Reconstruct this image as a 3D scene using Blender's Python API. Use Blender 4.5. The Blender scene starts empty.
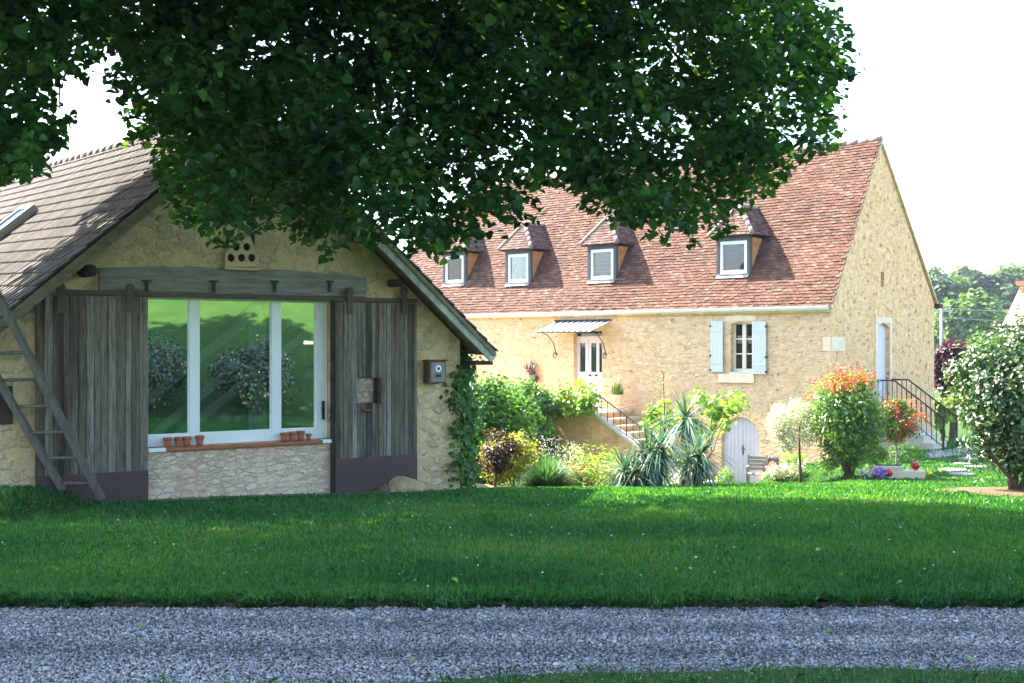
import bpy, bmesh, math, random
import numpy as np
from mathutils import Vector, Matrix, noise as mnoise
random.seed(7); rng = np.random.default_rng(7)
R = math.radians; PI = math.pi
S = bpy.context.scene
COL = S.collection
# ------------------------------------------------------------------ camera, sky, sun, exposure
EYE = 1.6; F = 1200.0; CX = 512.0; HY = 345.0
cam = bpy.data.objects.new('camera', bpy.data.cameras.new('camera')); COL.objects.link(cam)
cam.location = (0, 0, EYE); cam.rotation_euler = (R(90), 0, 0)
cam.data.sensor_width = 36; cam.data.lens = F/1024*36; cam.data.shift_y = (HY-341.5)/1024
cam.data.clip_start = .05; cam.data.clip_end = 3000
S.camera = cam
SUN_EL = R(47); SUN_DIR = Vector((-.79, .61, 0)).normalized()
w = bpy.data.worlds.new('World'); S.world = w; w.use_nodes = True
nt = w.node_tree; bg = nt.nodes['Background']
sky = nt.nodes.new('ShaderNodeTexSky'); sky.sky_type = 'NISHITA'; sky.sun_disc = False
sky.sun_elevation = SUN_EL; sky.sun_rotation = math.atan2(SUN_DIR.x, SUN_DIR.y)
sky.air_density = 1.0; sky.dust_density = 1.2; sky.ozone_density = 1.0
nt.links.new(sky.outputs[0], bg.inputs[0]); bg.inputs[1].default_value = .15
sd = SUN_DIR*math.cos(SUN_EL) + Vector((0, 0, math.sin(SUN_EL)))
sun = bpy.data.objects.new('sun', bpy.data.lights.new('sun', 'SUN')); COL.objects.link(sun)
sun.data.energy = 5.0; sun.data.angle = R(.5); sun.data.color = (1, .91, .77)
sun.rotation_euler = (-sd).to_track_quat('-Z', 'Y').to_euler(); sun.location = (-30, 25, 40)
S.view_settings.view_transform = 'Standard'; S.view_settings.look = 'None'
S.view_settings.exposure = 2.68; S.view_settings.gamma = 1.0
S.cycles.max_bounces = 8; S.cycles.transparent_max_bounces = 8

# ------------------------------------------------------------------ pixel helpers
def ray(px, py): return Vector(((px-CX)/F, 1.0, (HY-py)/F))
def W(px, py, Z):
    r = ray(px, py); return Vector((r.x*Z, Z, EYE + r.z*Z))
class Frame:
    """a building's own axes: x along its front (to the right), y into it, z up from its base"""
    def __init__(s, x, y, z, ang):
        s.o = Vector((x, y, z)); s.ang = ang
        s.u = Vector((math.cos(ang), math.sin(ang), 0)); s.g = Vector((-math.sin(ang), math.cos(ang), 0))
    def loc(s, p):
        d = p - s.o; return Vector((d.dot(s.u), d.dot(s.g), d.z))
    def wor(s, x, y, z): return s.o + s.u*x + s.g*y + Vector((0, 0, z))
    def hit(s, px, py, q, n):      # ray against local plane (q, n)
        o = s.loc(Vector((0, 0, EYE))); r = ray(px, py); d = Vector((r.dot(s.u), r.dot(s.g), r.z))
        t = (Vector(q)-o).dot(Vector(n))/d.dot(Vector(n)); return o + d*t
    def fr(s, px, py, y=0):
        p = s.hit(px, py, (0, y, 0), (0, 1, 0)); return p.x, p.z
    def sd(s, px, py, x=0):
        p = s.hit(px, py, (x, 0, 0), (1, 0, 0)); return p.y, p.z
BARN = Frame(-2.668, 17.4, EYE-2.35, math.atan2(.591, .807))
HOUSE = Frame(8.85, 33.3, EYE-4.1, math.atan2(-.661, .7503))

def sstep(a, b, x):
    t = np.clip((x-a)/(b-a), 0, 1); return t*t*(3-2*t)
def ground(X, Y):
    X = np.asarray(X, float); Y = np.asarray(Y, float)
    a = np.interp(Y, [4.6, 5.0, 7.3, 7.34, 8.5, 11, 14, 16, 18, 20, 24, 26, 28, 31, 33, 36, 60, 120, 600],
                  [-1.6, -1.67, -1.67, -1.55, -1.62, -1.78, -1.94, -2.07, -2.19, -2.4, -2.8, -3.06, -3.36, -3.75, -4.0, -4.05, -4.1, -4.2, -4.2])
    b = np.interp(Y, [23, 28, 32, 40, 60, 90, 200, 600], [-2.7, -3.1, -3.05, -3.0, -3.6, -4.2, 2, 10])
    lx = (X-HOUSE.o.x)*HOUSE.u.x + (Y-HOUSE.o.y)*HOUSE.u.y
    k = sstep(6.2, 8.3, X)*sstep(23, 28, Y)
    kb = sstep(28.6, 30.2, Y); k = k*(1-kb) + sstep(-.2, .7, lx)*kb
    z = a*(1-k) + b*k
    z = z + .24*sstep(-5.15, -5.9, X)*sstep(9.5, 13, Y)*sstep(30, 20, Y)
    z = z + .42*np.clip(X-.45*Y-3.0, 0, 9)*sstep(40, 22, Y)
    z = z + .02*np.sin(X*1.1+.4)*np.sin(Y*.8)*sstep(8, 10, Y)
    return z + EYE
def gz(x, y): return float(ground(x, y))

# ------------------------------------------------------------------ materials
def newmat(name):
    m = bpy.data.materials.new(name); m.use_nodes = True
    t = m.node_tree; b = t.nodes['Principled BSDF']; return m, t, b
def nd(t, typ, **kw):
    n = t.nodes.new('ShaderNode'+typ)
    for k, v in kw.items():
        if k.startswith('i_'):
            key = k[2:]; key = int(key) if key.isdigit() else key
            sock = n.inputs[key]
            if hasattr(v, 'is_linked') or isinstance(v, bpy.types.NodeSocket): t.links.new(v, sock)
            else: sock.default_value = v
        else: setattr(n, k, v)
    return n
def c4(c): return (c[0], c[1], c[2], 1)
def ramp(t, fac, stops):
    n = nd(t, 'ValToRGB', i_0=fac); e = n.color_ramp.elements
    while len(e) < len(stops): e.new(.5)
    for el, (p, c) in zip(e, stops): el.position = p; el.color = c4(c)
    return n.outputs[0]
def mixc(t, fac, a, b, mode='MIX'):
    n = t.nodes.new('ShaderNodeMix'); n.data_type = 'RGBA'; n.blend_type = mode
    for k, v in ((0, fac), (6, a), (7, b)):
        if isinstance(v, bpy.types.NodeSocket): t.links.new(v, n.inputs[k])
        else: n.inputs[k].default_value = c4(v) if k > 0 else v
    return n.outputs[2]
def math_(t, op, a, b=0.5, c=None):
    n = t.nodes.new('ShaderNodeMath'); n.operation = op
    for k, v in ((0, a), (1, b), (2, c)):
        if v is None: continue
        if isinstance(v, bpy.types.NodeSocket): t.links.new(v, n.inputs[k])
        else: n.inputs[k].default_value = v
    return n.outputs[0]
def mrange(t, v, a, b, c=0, d=1, smooth=True):
    n = nd(t, 'MapRange', i_0=v, i_1=a, i_2=b, i_3=c, i_4=d)
    if smooth: n.interpolation_type = 'SMOOTHSTEP'
    return n.outputs[0]
def coords(t, scale=(1, 1, 1), kind='Object'):
    tc = nd(t, 'TexCoord'); mp = nd(t, 'Mapping', i_0=tc.outputs[kind]); mp.inputs[3].default_value = scale
    return mp.outputs[0]
def noise(t, vec, scale, detail=4, rough=.55):
    return nd(t, 'TexNoise', i_Vector=vec, i_Scale=scale, i_Detail=detail, i_Roughness=rough).outputs[0]
def bump(t, b, h, strength, dist):
    n = nd(t, 'Bump', i_Strength=strength, i_Distance=dist, i_Height=h); t.links.new(n.outputs[0], b.inputs['Normal'])

def plain(name, c, rough=.6, var=.25, scale=6, metal=0, bmp=.15, bd=.01, spec=.5, stretch=(1, 1, 1)):
    m, t, b = newmat(name); v = coords(t, stretch)
    n1 = noise(t, v, scale); n2 = noise(t, v, scale*7)
    f = math_(t, 'ADD', math_(t, 'MULTIPLY', n1, .65), math_(t, 'MULTIPLY', n2, .35))
    lo = [x*(1-var) for x in c]; hi = [min(1, x*(1+var)) for x in c]
    t.links.new(ramp(t, f, [(.3, lo), (.7, hi)]), b.inputs['Base Color'])
    b.inputs['Roughness'].default_value = rough; b.inputs['Metallic'].default_value = metal
    b.inputs['Specular IOR Level'].default_value = spec
    if bmp: bump(t, b, n2, bmp, bd)
    return m

def stone(name, scale, stones, mortar, cover=(.42, .6), bs=.8, bd=.03, stain=None, edge=(.03, .14), squash=1.6, pits=0, dist=.8):
    m, t, b = newmat(name); v = coords(t, (scale, scale, scale*squash))
    dn = nd(t, 'TexNoise', i_Vector=v, i_Scale=1.7, i_Detail=5, i_Roughness=.6)
    vv = nd(t, 'VectorMath', operation='MULTIPLY_ADD'); t.links.new(dn.outputs['Color'], vv.inputs[0])
    vv.inputs[1].default_value = (dist,)*3; t.links.new(v, vv.inputs[2]); vv = vv.outputs[0]
    e = nd(t, 'TexVoronoi', feature='DISTANCE_TO_EDGE', i_Vector=vv, i_Scale=1.0).outputs[0]
    cc = nd(t, 'TexVoronoi', i_Vector=vv, i_Scale=1.0)
    sp = nd(t, 'SeparateColor', i_0=cc.outputs['Color'])
    raw = coords(t)
    fine = noise(t, raw, 28, 5, .65); mid = noise(t, raw, 6, 4); low = noise(t, raw, .8, 3); grain = noise(t, raw, 90, 3)
    # each stone is plastered over or bare, by its own random number plus a broad patchiness
    bare = mrange(t, math_(t, 'ADD', math_(t, 'MULTIPLY', sp.outputs[1], .5), math_(t, 'MULTIPLY', low, .6)), cover[0], cover[1])
    ee = math_(t, 'ADD', e, math_(t, 'MULTIPLY', math_(t, 'SUBTRACT', fine, .5), .28))
    mask = math_(t, 'MULTIPLY', mrange(t, ee, edge[0], edge[1]), bare)
    sc = ramp(t, sp.outputs[0], [(i/(len(stones)-1), c) for i, c in enumerate(stones)])
    mo = mixc(t, mrange(t, mid, .35, .65), [x*.86 for x in mortar], [min(1, x*1.1) for x in mortar])
    col = mixc(t, mask, mo, sc)
    col = mixc(t, 1.0, col, ramp(t, fine, [(.25, (.72, .7, .66)), (.6, (1.05, 1.04, 1.02))]), 'MULTIPLY')
    if stain: col = mixc(t, mrange(t, noise(t, raw, 1.3, 5, .65), .5, .72, 0, .7), col, stain)
    h = math_(t, 'ADD', math_(t, 'MULTIPLY', mask, .75), math_(t, 'ADD', math_(t, 'MULTIPLY', fine, .35), math_(t, 'MULTIPLY', grain, .1)))
    if pits:
        pm = mrange(t, math_(t, 'ADD', math_(t, 'MULTIPLY', noise(t, coords(t, (1, 1, 1.4)), 4.5, 4, .6), .75), math_(t, 'MULTIPLY', noise(t, raw, 17, 3), .25)), .61-.13*pits, .66-.13*pits)
        col = mixc(t, math_(t, 'MULTIPLY', pm, .7), col, (.2, .125, .06))
        h = math_(t, 'SUBTRACT', h, math_(t, 'MULTIPLY', pm, .6))
    t.links.new(col, b.inputs['Base Color']); b.inputs['Roughness'].default_value = .93
    b.inputs['Specular IOR Level'].default_value = .15
    bump(t, b, h, bs, bd); return m

def attrmat(name, stops, rough=.6, spec=.4, bscale=40, bs=.25, bd=.006, patch=None, stretch=(1, 1, 1), pscale=1.2, con=(.66, 1.12)):
    """colour of each tile, plank or stone from its own random number"""
    m, t, b = newmat(name)
    a = nd(t, 'Attribute', attribute_name='v').outputs['Fac']
    raw = coords(t, stretch); n = noise(t, raw, bscale, 4); n2 = noise(t, raw, bscale*.25, 4)
    col = ramp(t, a, stops)
    col = mixc(t, 1.0, col, ramp(t, math_(t, 'ADD', math_(t, 'MULTIPLY', n, .5), math_(t, 'MULTIPLY', n2, .5)), [(.32, (con[0],)*3), (.65, (con[1],)*3)]), 'MULTIPLY')
    if patch: col = mixc(t, mrange(t, noise(t, raw, pscale, 6, .7), .5, .7, 0, patch[1]), col, patch[0])
    t.links.new(col, b.inputs['Base Color']); b.inputs['Roughness'].default_value = rough
    b.inputs['Specular IOR Level'].default_value = spec
    bump(t, b, n, bs, bd); return m

def leafmat(name, stops, trans=.4, rough=.42, spec=.4, tcol=None):
    m, t, b = newmat(name)
    a = nd(t, 'Attribute', attribute_name='v').outputs['Fac']
    col = ramp(t, a, stops)
    t.links.new(col, b.inputs['Base Color']); b.inputs['Roughness'].default_value = rough
    b.inputs['Specular IOR Level'].default_value = spec
    tr = nd(t, 'BsdfTranslucent')
    t.links.new(mixc(t, 1.0, col, tcol or (1.5, 1.7, .7), 'MULTIPLY'), tr.inputs[0])
    mx = nd(t, 'MixShader', i_0=trans); t.links.new(b.outputs[0], mx.inputs[1]); t.links.new(tr.outputs[0], mx.inputs[2])
    t.links.new(mx.outputs[0], t.nodes['Material Output'].inputs[0]); return m

def glassmat(name, refl=.35, tint=(.75, .85, .85)):
    m, t, b = newmat(name); t.nodes.remove(b)
    g = nd(t, 'BsdfGlossy', i_Roughness=.004, i_Color=(.95, .97, 1, 1)); tr = nd(t, 'BsdfTransparent', i_Color=c4(tint))
    fr = nd(t, 'Fresnel', i_IOR=1.5)
    f = math_(t, 'ADD', fr.outputs[0], refl); cl = math_(t, 'MINIMUM', f, 1)
    mx = nd(t, 'MixShader', i_0=cl); t.links.new(tr.outputs[0], mx.inputs[1]); t.links.new(g.outputs[0], mx.inputs[2])
    t.links.new(mx.outputs[0], t.nodes['Material Output'].inputs[0]); return m

M = {}
M['barn_stone'] = stone('barn_stone', 6.0, [(.48, .34, .21), (.76, .6, .42), (.58, .44, .3), (.82, .67, .49), (.52, .34, .18)], (.75, .54, .31), (.4, .68), .8, .04, (.56, .38, .19), (.0, .24), 1.5)
M['barn_low'] = stone('barn_low', 6.6, [(.68, .5, .37), (.84, .65, .49), (.74, .56, .42), (.88, .69, .53)], (.78, .58, .42), (.25, .5), .75, .04, (.64, .46, .32), (.0, .2), 2.3)
M['house_stone'] = stone('house_stone', 4.6, [(.68, .42, .22), (.86, .6, .37), (.6, .37, .19), (.88, .66, .44), (.74, .45, .22)], (.74, .51, .315), (.32, .66), .8, .03, (.64, .38, .17), (.0, .22), 2.2, .1, .5)
M['gable_stone'] = stone('gable_stone', 4.2, [(.66, .37, .19), (.88, .53, .3), (.6, .33, .17), (.88, .58, .36)], (.87, .52, .29), (.4, .74), .6, .03, (.72, .38, .16), (.0, .26), 1.7, .36, .4)
M['pale_stone'] = plain('pale_stone', (.8, .6, .43), .9, .15, 5, 0, .4, .01, .15)
M['dove_stone'] = plain('dove_stone', (.64, .47, .29), .9, .2, 6, 0, .4, .01, .15)
M['lead'] = plain('lead_sill', (.34, .32, .29), .8, .2, 6, 0, .1)
M['step_stone'] = plain('step_stone', (.62, .54, .42), .9, .2, 4, 0, .4, .01, .15)
M['terr_stone'] = stone('terr_stone', 3.4, [(.78, .4, .15), (.88, .5, .21), (.8, .42, .17)], (.86, .46, .19), (.3, .55), .8, .03, (.42, .25, .09), (.03, .12), 2.2)
M['tile'] = attrmat('tile', [(0, (.07, .032, .022)), (.25, (.098, .041, .026)), (.5, (.12, .052, .034)), (.75, (.142, .066, .044)), (.93, (.175, .1, .07)), (1, (.085, .056, .044))], .85, .2, 30, .3, .01, ((.075, .05, .036), .55), pscale=.7)
M['dormer_tile'] = attrmat('dormer_tile', [(0, (.07, .038, .032)), (.5, (.13, .07, .055)), (1, (.19, .115, .09))], .85, .2, 30, .3, .01, ((.2, .16, .13), .6))
M['barn_tile'] = attrmat('barn_tile', [(0, (.05, .04, .036)), (.5, (.08, .065, .059)), (1, (.115, .094, .085))], .8, .25, 25, .3, .008, ((.12, .105, .085), .6))
M['ridge_tile'] = plain('ridge_tile', (.3, .21, .17), .85, .3, 8)
M['orange_tile'] = attrmat('orange_tile', [(0, (.17, .05, .025)), (1, (.24, .085, .045))], .85, .2, 20, .4, .01)
M['cheek'] = attrmat('cheek', [(0, (.5, .2, .07)), (1, (.62, .29, .12))], .85, .2, 20, .4, .01)
M['white'] = plain('white_paint', (.8, .8, .8), .45, .05, 3, 0, .05, .002)
M['pvc'] = plain('white_pvc', (.8, .81, .78), .35, .04, 3, 0, 0)
M['door_white'] = plain('shaded_white_paint', (.64, .58, .65), .5, .06, 5, 0, .1, .003, stretch=(6, 6, 1))  # white door paint, bluish cast of the shade mixed into the colour
M['shutter'] = plain('skylit_white_paint', (.6, .61, .69), .5, .05, 5, 0, .1, .003, stretch=(6, 6, 1))  # white paint with the blue cast of skylight put into its colour
M['cellar'] = plain('grey_white_paint', (.62, .56, .58), .6, .1, 4, 0, .2, .004, stretch=(5, 5, .6))
M['cream'] = plain('cream_paint', (.76, .7, .54), .5, .06, 4, 0, .05)
M['wood'] = attrmat('weathered_wood', [(0, (.115, .088, .058)), (.4, (.2, .165, .12)), (.75, (.28, .245, .19)), (1, (.38, .34, .28))], .85, .2, 22, .8, .008, ((.035, .028, .02), .85), stretch=(5, 5, .28), pscale=.5, con=(.3, 1.35))
M['beam'] = plain('old_beam', (.27, .25, .21), .85, .6, 4, 0, .7, .02, .2, stretch=(.5, 5, 5))
M['board'] = plain('bargeboard_wood', (.2, .17, .11), .85, .4, 5, 0, .6, .012, .2, stretch=(1, 3, 3))
M['paleboard'] = plain('pale_weathered_board', (.42, .4, .34), .85, .45, 5, 0, .6, .012, .2, stretch=(1.5, 3, 1.5))
M['darkwood'] = plain('dark_wood', (.05, .04, .03), .85, .5, 6, 0, .5, .01, .2)
M['ladder'] = plain('ladder_wood', (.13, .115, .095), .8, .45, 5, 0, .6, .01, .2, stretch=(4, 4, .5))
M['iron'] = plain('dark_iron', (.03, .028, .028), .6, .3, 10, .3, .2)
M['beam_dark'] = plain('rusted_strap', (.1, .075, .055), .85, .35, 8, 0, .3)
M['plate'] = plain('brown_metal', (.085, .048, .042), .55, .2, 3, .2, .1, .004)
M['rust'] = plain('rusty_metal', (.13, .07, .035), .8, .4, 9, .2, .3)
M['terra'] = plain('terracotta', (.4, .125, .06), .85, .2, 9, 0, .15)
M['rock'] = plain('rock', (.44, .33, .19), .95, .4, 5, 0, .8, .04, .15)
M['brownrock'] = plain('brown_rock', (.17, .09, .06), .9, .3, 6, 0, .6, .03, .2)
M['glass'] = glassmat('window_glass', .5, (.92, .96, .95))
M['darkglass'] = glassmat('dark_glass', 0, (.5, .55, .6))
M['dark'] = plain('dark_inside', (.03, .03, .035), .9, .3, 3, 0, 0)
M['inside'] = plain('interior_plaster', (.3, .29, .26), .9, .15, 2, 0, 0)
M['blueglass'] = plain('blue_pane', (.1, .2, .42), .15, .25, 12, 0, 0)
M['curtain'] = plain('curtain', (.75, .75, .72), .9, .1, 20, 0, 0, stretch=(6, 6, .2))
M['bark'] = plain('bark', (.09, .075, .055), .95, .4, 7, 0, .9, .03, .15, stretch=(3, 3, .6))
M['stem'] = plain('stem', (.12, .08, .05), .9, .35, 9, 0, .5, .01, .2)
M['red'] = plain('red_glaze', (.5, .01, .03), .15, .1, 4, 0, 0)
M['soil'] = plain('bed_soil', (.06, .042, .028), .95, .4, 9, 0, .8, .04, .1)
M['mulch'] = plain('mulch', (.2, .13, .085), .95, .6, 22, 0, .9, .03, .1)
M['paving'] = plain('paving_stone', (.3, .28, .26), .9, .2, 3, 0, .3, .01, .15)
M['grey_metal'] = plain('grey_metal', (.25, .27, .29), .5, .2, 4, .3, 0)
M['garden_wood'] = plain('grey_teak', (.24, .21, .19), .8, .2, 8, 0, .2, .005)
# ground
m, t, b = newmat('lawn_ground'); v = coords(t)
n1 = noise(t, v, 1.2, 5); n2 = noise(t, v, 35, 4, .7); n3 = noise(t, v, 9, 4)
f = math_(t, 'ADD', math_(t, 'MULTIPLY', n1, .45), math_(t, 'ADD', math_(t, 'MULTIPLY', n2, .35), math_(t, 'MULTIPLY', n3, .2)))
t.links.new(ramp(t, f, [(.3, (.014, .05, .01)), (.5, (.035, .085, .015)), (.7, (.065, .12, .02))]), b.inputs['Base Color'])
b.inputs['Roughness'].default_value = .9; b.inputs['Specular IOR Level'].default_value = .1
bump(t, b, n2, 1, .05); M['lawn'] = m
M['grass'] = leafmat('grass_blade', [(0, (.01, .075, .026)), (.45, (.025, .125, .036)), (.8, (.055, .17, .045)), (.97, (.09, .2, .055)), (1, (.11, .17, .06))], .42, .33, .5, (2.9, 2.3, .35))
M['gravelbase'] = plain('gravel_bed', (.11, .105, .1), .95, .5, 40, 0, .9, .02, .1)
M['gravel'] = attrmat('gravel_stone', [(0, (.085, .08, .078)), (.3, (.17, .165, .165)), (.7, (.25, .245, .245)), (.86, (.34, .335, .33)), (.93, (.25, .165, .11)), (1, (.42, .4, .38))], .85, .3, 60, .3, .003)
# leaves
M['linden'] = leafmat('linden_leaf', [(0, (.005, .03, .009)), (.5, (.016, .066, .015)), (.85, (.036, .11, .02)), (1, (.08, .18, .028))], .44, .5, .35, (3.2, 2.4, .7))
M['lf_ivy'] = leafmat('ivy_leaf', [(0, (.03, .095, .017)), (.5, (.085, .2, .03)), (.9, (.2, .31, .05)), (1, (.36, .4, .09))])
M['lf_lime'] = leafmat('lime_leaf', [(0, (.13, .26, .03)), (1, (.32, .42, .06))], .5)
M['lf_yellow'] = leafmat('yellow_leaf', [(0, (.05, .08, .02)), (.4, (.2, .2, .03)), (.8, (.45, .38, .05)), (1, (.55, .5, .15))], .45)
M['lf_purple'] = leafmat('purple_leaf', [(0, (.035, .014, .02)), (.6, (.08, .03, .04)), (1, (.2, .07, .07))], .35, .4, .4, (1.4, .9, .9))
M['lf_gold_shade'] = leafmat('shaded_gold_leaf', [(0, (.04, .028, .022)), (.6, (.09, .055, .04)), (1, (.2, .14, .06))], .35, .4, .4, (1.4, 1.1, .8))  # darkened leaf colour for the shaded side of the golden standard
M['lf_lav'] = leafmat('lavender_leaf', [(0, (.03, .09, .045)), (.7, (.07, .16, .07)), (1, (.18, .26, .13))])
M['lf_mix'] = leafmat('bed_leaf', [(0, (.06, .13, .025)), (.5, (.2, .28, .05)), (1, (.42, .45, .15))], .45)
M['lf_yucca'] = leafmat('yucca_blade', [(0, (.02, .075, .045)), (.5, (.06, .14, .08)), (.85, (.2, .28, .2)), (1, (.45, .42, .28))], .2, .22, .8)
M['lf_phot'] = leafmat('photinia_leaf', [(0, (.03, .1, .014)), (.6, (.1, .2, .025)), (1, (.26, .34, .05))], .42, .28, .6)
M['lf_red'] = leafmat('red_shoot_leaf', [(0, (.3, .05, .03)), (.6, (.5, .14, .05)), (1, (.55, .3, .1))], .45, .3, .5, (1.5, .9, .7))
M['lf_white'] = leafmat('variegated_leaf', [(0, (.1, .19, .05)), (.35, (.35, .45, .2)), (.6, (.52, .51, .38)), (1, (.64, .59, .5))], .35, .4, .4, (1.1, 1.1, .9))
M['lf_vib'] = leafmat('glossy_leaf', [(0, (.025, .065, .02)), (.6, (.06, .12, .04)), (1, (.13, .19, .08))], .22, .26, .7)
M['fl_white'] = leafmat('white_petal', [(0, (.7, .62, .58)), (1, (.8, .78, .74))], .3, .5, .3, (1, 1, 1))
M['fl_pink'] = leafmat('pale_pink_bud', [(0, (.5, .3, .28)), (1, (.8, .68, .64))], .3, .5, .3, (1, 1, 1))
M['fl_red'] = leafmat('red_petal', [(0, (.5, .05, .04)), (1, (.7, .2, .12))], .3, .5, .3, (1, 1, 1))
M['fl_violet'] = leafmat('violet_petal', [(0, (.28, .14, .5)), (1, (.5, .35, .75))], .3, .5, .3, (1, 1, 1))
M['lf_far1'] = leafmat('far_leaf', [(0, (.05, .1, .03)), (.6, (.1, .17, .045)), (1, (.16, .24, .07))], .3, .6, .2)  # far leaf colours are lightened to carry the haze of distance
M['lf_far2'] = leafmat('far_dark_leaf', [(0, (.025, .055, .035)), (.6, (.045, .09, .055)), (1, (.08, .13, .08))], .2, .6, .2)
M['lf_far3'] = leafmat('far_grey_leaf', [(0, (.07, .12, .06)), (.6, (.12, .18, .09)), (1, (.2, .26, .13))], .3, .6, .2)

# ------------------------------------------------------------------ object helpers
def link(o, parent=None):
    COL.objects.link(o)
    if parent is not None: o.parent = parent
    return o
def tag(o, label=None, cat=None, group=None, kind=None):
    if label: o['label'] = label
    if cat: o['category'] = cat
    if group: o['group'] = group
    if kind: o['kind'] = kind
    return o
def thing(name, label, cat, loc=(0, 0, 0), rz=0, group=None):
    o = bpy.data.objects.new(name, None); o.location = loc; o.rotation_euler = (0, 0, rz); o.empty_display_size = .2
    link(o); return tag(o, label, cat, group)
def dup(root, loc, rz=None, label=None, scale=None):
    r = root.copy(); COL.objects.link(r); r.location = loc
    if rz is not None: r.rotation_euler = (r.rotation_euler.x, r.rotation_euler.y, rz)
    if scale: r.scale = scale
    if label: r['label'] = label
    for ch in list(root.children):
        c = ch.copy(); COL.objects.link(c); c.parent = r
        for g in list(ch.children):
            d = g.copy(); COL.objects.link(d); d.parent = c
    return r
class MB:
    def __init__(s): s.v = []; s.f = []; s.a = []; s.st = []
    def add(s, vs, fs, a=None):
        k = len(s.v); s.st.append(k); s.v += [tuple(p) for p in vs]; s.f += [tuple(i+k for i in f) for f in fs]
        s.a += [random.random() if a is None else a]*len(vs); return s
    def box(s, a, b, val=None):
        x0, y0, z0 = a; x1, y1, z1 = b
        x0, x1 = min(x0, x1), max(x0, x1); y0, y1 = min(y0, y1), max(y0, y1); z0, z1 = min(z0, z1), max(z0, z1)
        vs = [(x0, y0, z0), (x1, y0, z0), (x1, y1, z0), (x0, y1, z0), (x0, y0, z1), (x1, y0, z1), (x1, y1, z1), (x0, y1, z1)]
        return s.add(vs, [(3, 2, 1, 0), (4, 5, 6, 7), (0, 1, 5, 4), (1, 2, 6, 5), (2, 3, 7, 6), (3, 0, 4, 7)], val)
    def bar(s, p, q, w, h, up=(0, 0, 1), val=None, taper=1):
        p = Vector(p); q = Vector(q); d = (q-p).normalized(); up = Vector(up)
        sx = d.cross(up).normalized(); uz = sx.cross(d).normalized(); vs = []
        for c, k in ((p, 1), (q, taper)):
            for i, j in ((-1, -1), (1, -1), (1, 1), (-1, 1)): vs.append(c + sx*(i*w/2*k) + uz*(j*h/2*k))
        return s.add(vs, [(0, 1, 2, 3), (7, 6, 5, 4), (0, 4, 5, 1), (1, 5, 6, 2), (2, 6, 7, 3), (3, 7, 4, 0)], val)
    def tube(s, pts, rad, n=8, val=None):
        pts = [Vector(p) for p in pts]
        if not hasattr(rad, '__len__'): rad = [rad]*len(pts)
        vs = []; fs = []; prev = None
        for i, p in enumerate(pts):
            d = (pts[min(i+1, len(pts)-1)]-pts[max(i-1, 0)]).normalized()
            ref = prev if prev is not None else (Vector((0, 0, 1)) if abs(d.z) < .9 else Vector((1, 0, 0)))
            sx = (ref - d*ref.dot(d)).normalized() if (ref - d*ref.dot(d)).length > 1e-4 else d.orthogonal().normalized()
            prev = sx; sy = d.cross(sx)
            for k in range(n):
                a = 2*PI*k/n; vs.append(p + (sx*math.cos(a)+sy*math.sin(a))*rad[i])
        for i in range(len(pts)-1):
            for k in range(n):
                a = i*n+k; b_ = i*n+(k+1) % n; fs.append((a, b_, b_+n, a+n))
        fs.append(tuple(range(n-1, -1, -1))); fs.append(tuple(range((len(pts)-1)*n, len(pts)*n)))
        return s.add(vs, fs, val)
    def lathe(s, prof, c=(0, 0, 0), n=20, val=None):
        vs = []; fs = []
        for r, z in prof:
            for k in range(n):
                a = 2*PI*k/n; vs.append((c[0]+r*math.cos(a), c[1]+r*math.sin(a), c[2]+z))
        for i in range(len(prof)-1):
            for k in range(n):
                a = i*n+k; b_ = i*n+(k+1) % n; fs.append((a, b_, b_+n, a+n))
        fs.append(tuple(range(n-1, -1, -1))); fs.append(tuple(range((len(prof)-1)*n, len(prof)*n)))
        return s.add(vs, fs, val)
    def prism(s, poly, y0, y1, val=None):     # poly in (x, z), extruded along y
        n = len(poly)
        vs = [(x, y0, z) for x, z in poly]+[(x, y1, z) for x, z in poly]
        fs = [tuple(range(n-1, -1, -1)), tuple(range(n, 2*n))]+[(i, (i+1) % n, n+(i+1) % n, n+i) for i in range(n)]
        return s.add(vs, fs, val)
    def build(s, name, mat, parent=None, smooth=False, bevel=0):
        me = bpy.data.meshes.new(name); me.from_pydata(s.v, [], s.f); me.materials.append(M[mat] if isinstance(mat, str) else mat)
        at = me.attributes.new('v', 'FLOAT', 'POINT'); at.data.foreach_set('value', s.a)
        bm = bmesh.new(); bm.from_mesh(me); bmesh.ops.recalc_face_normals(bm, faces=bm.faces); bm.to_mesh(me); bm.free()
        if smooth: me.polygons.foreach_set('use_smooth', [True]*len(me.polygons))
        o = bpy.data.objects.new(name, me); link(o, parent)
        if bevel:
            md = o.modifiers.new('bevel', 'BEVEL'); md.width = bevel; md.segments = 2; md.limit_method = 'ANGLE'
        return o
def pieces(mb, name, mat, parent, bevel=0):
    """every shape of the builder as an object of its own"""
    starts = sorted(set(mb.st)); ends = starts[1:]+[len(mb.v)]; out = []
    for a, b_ in zip(starts, ends):
        q = MB(); q.v = mb.v[a:b_]; q.a = mb.a[a:b_]; q.f = [tuple(i-a for i in f) for f in mb.f if a <= f[0] < b_]; out.append(q.build(name, mat, parent, False, bevel))
    return out
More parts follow.
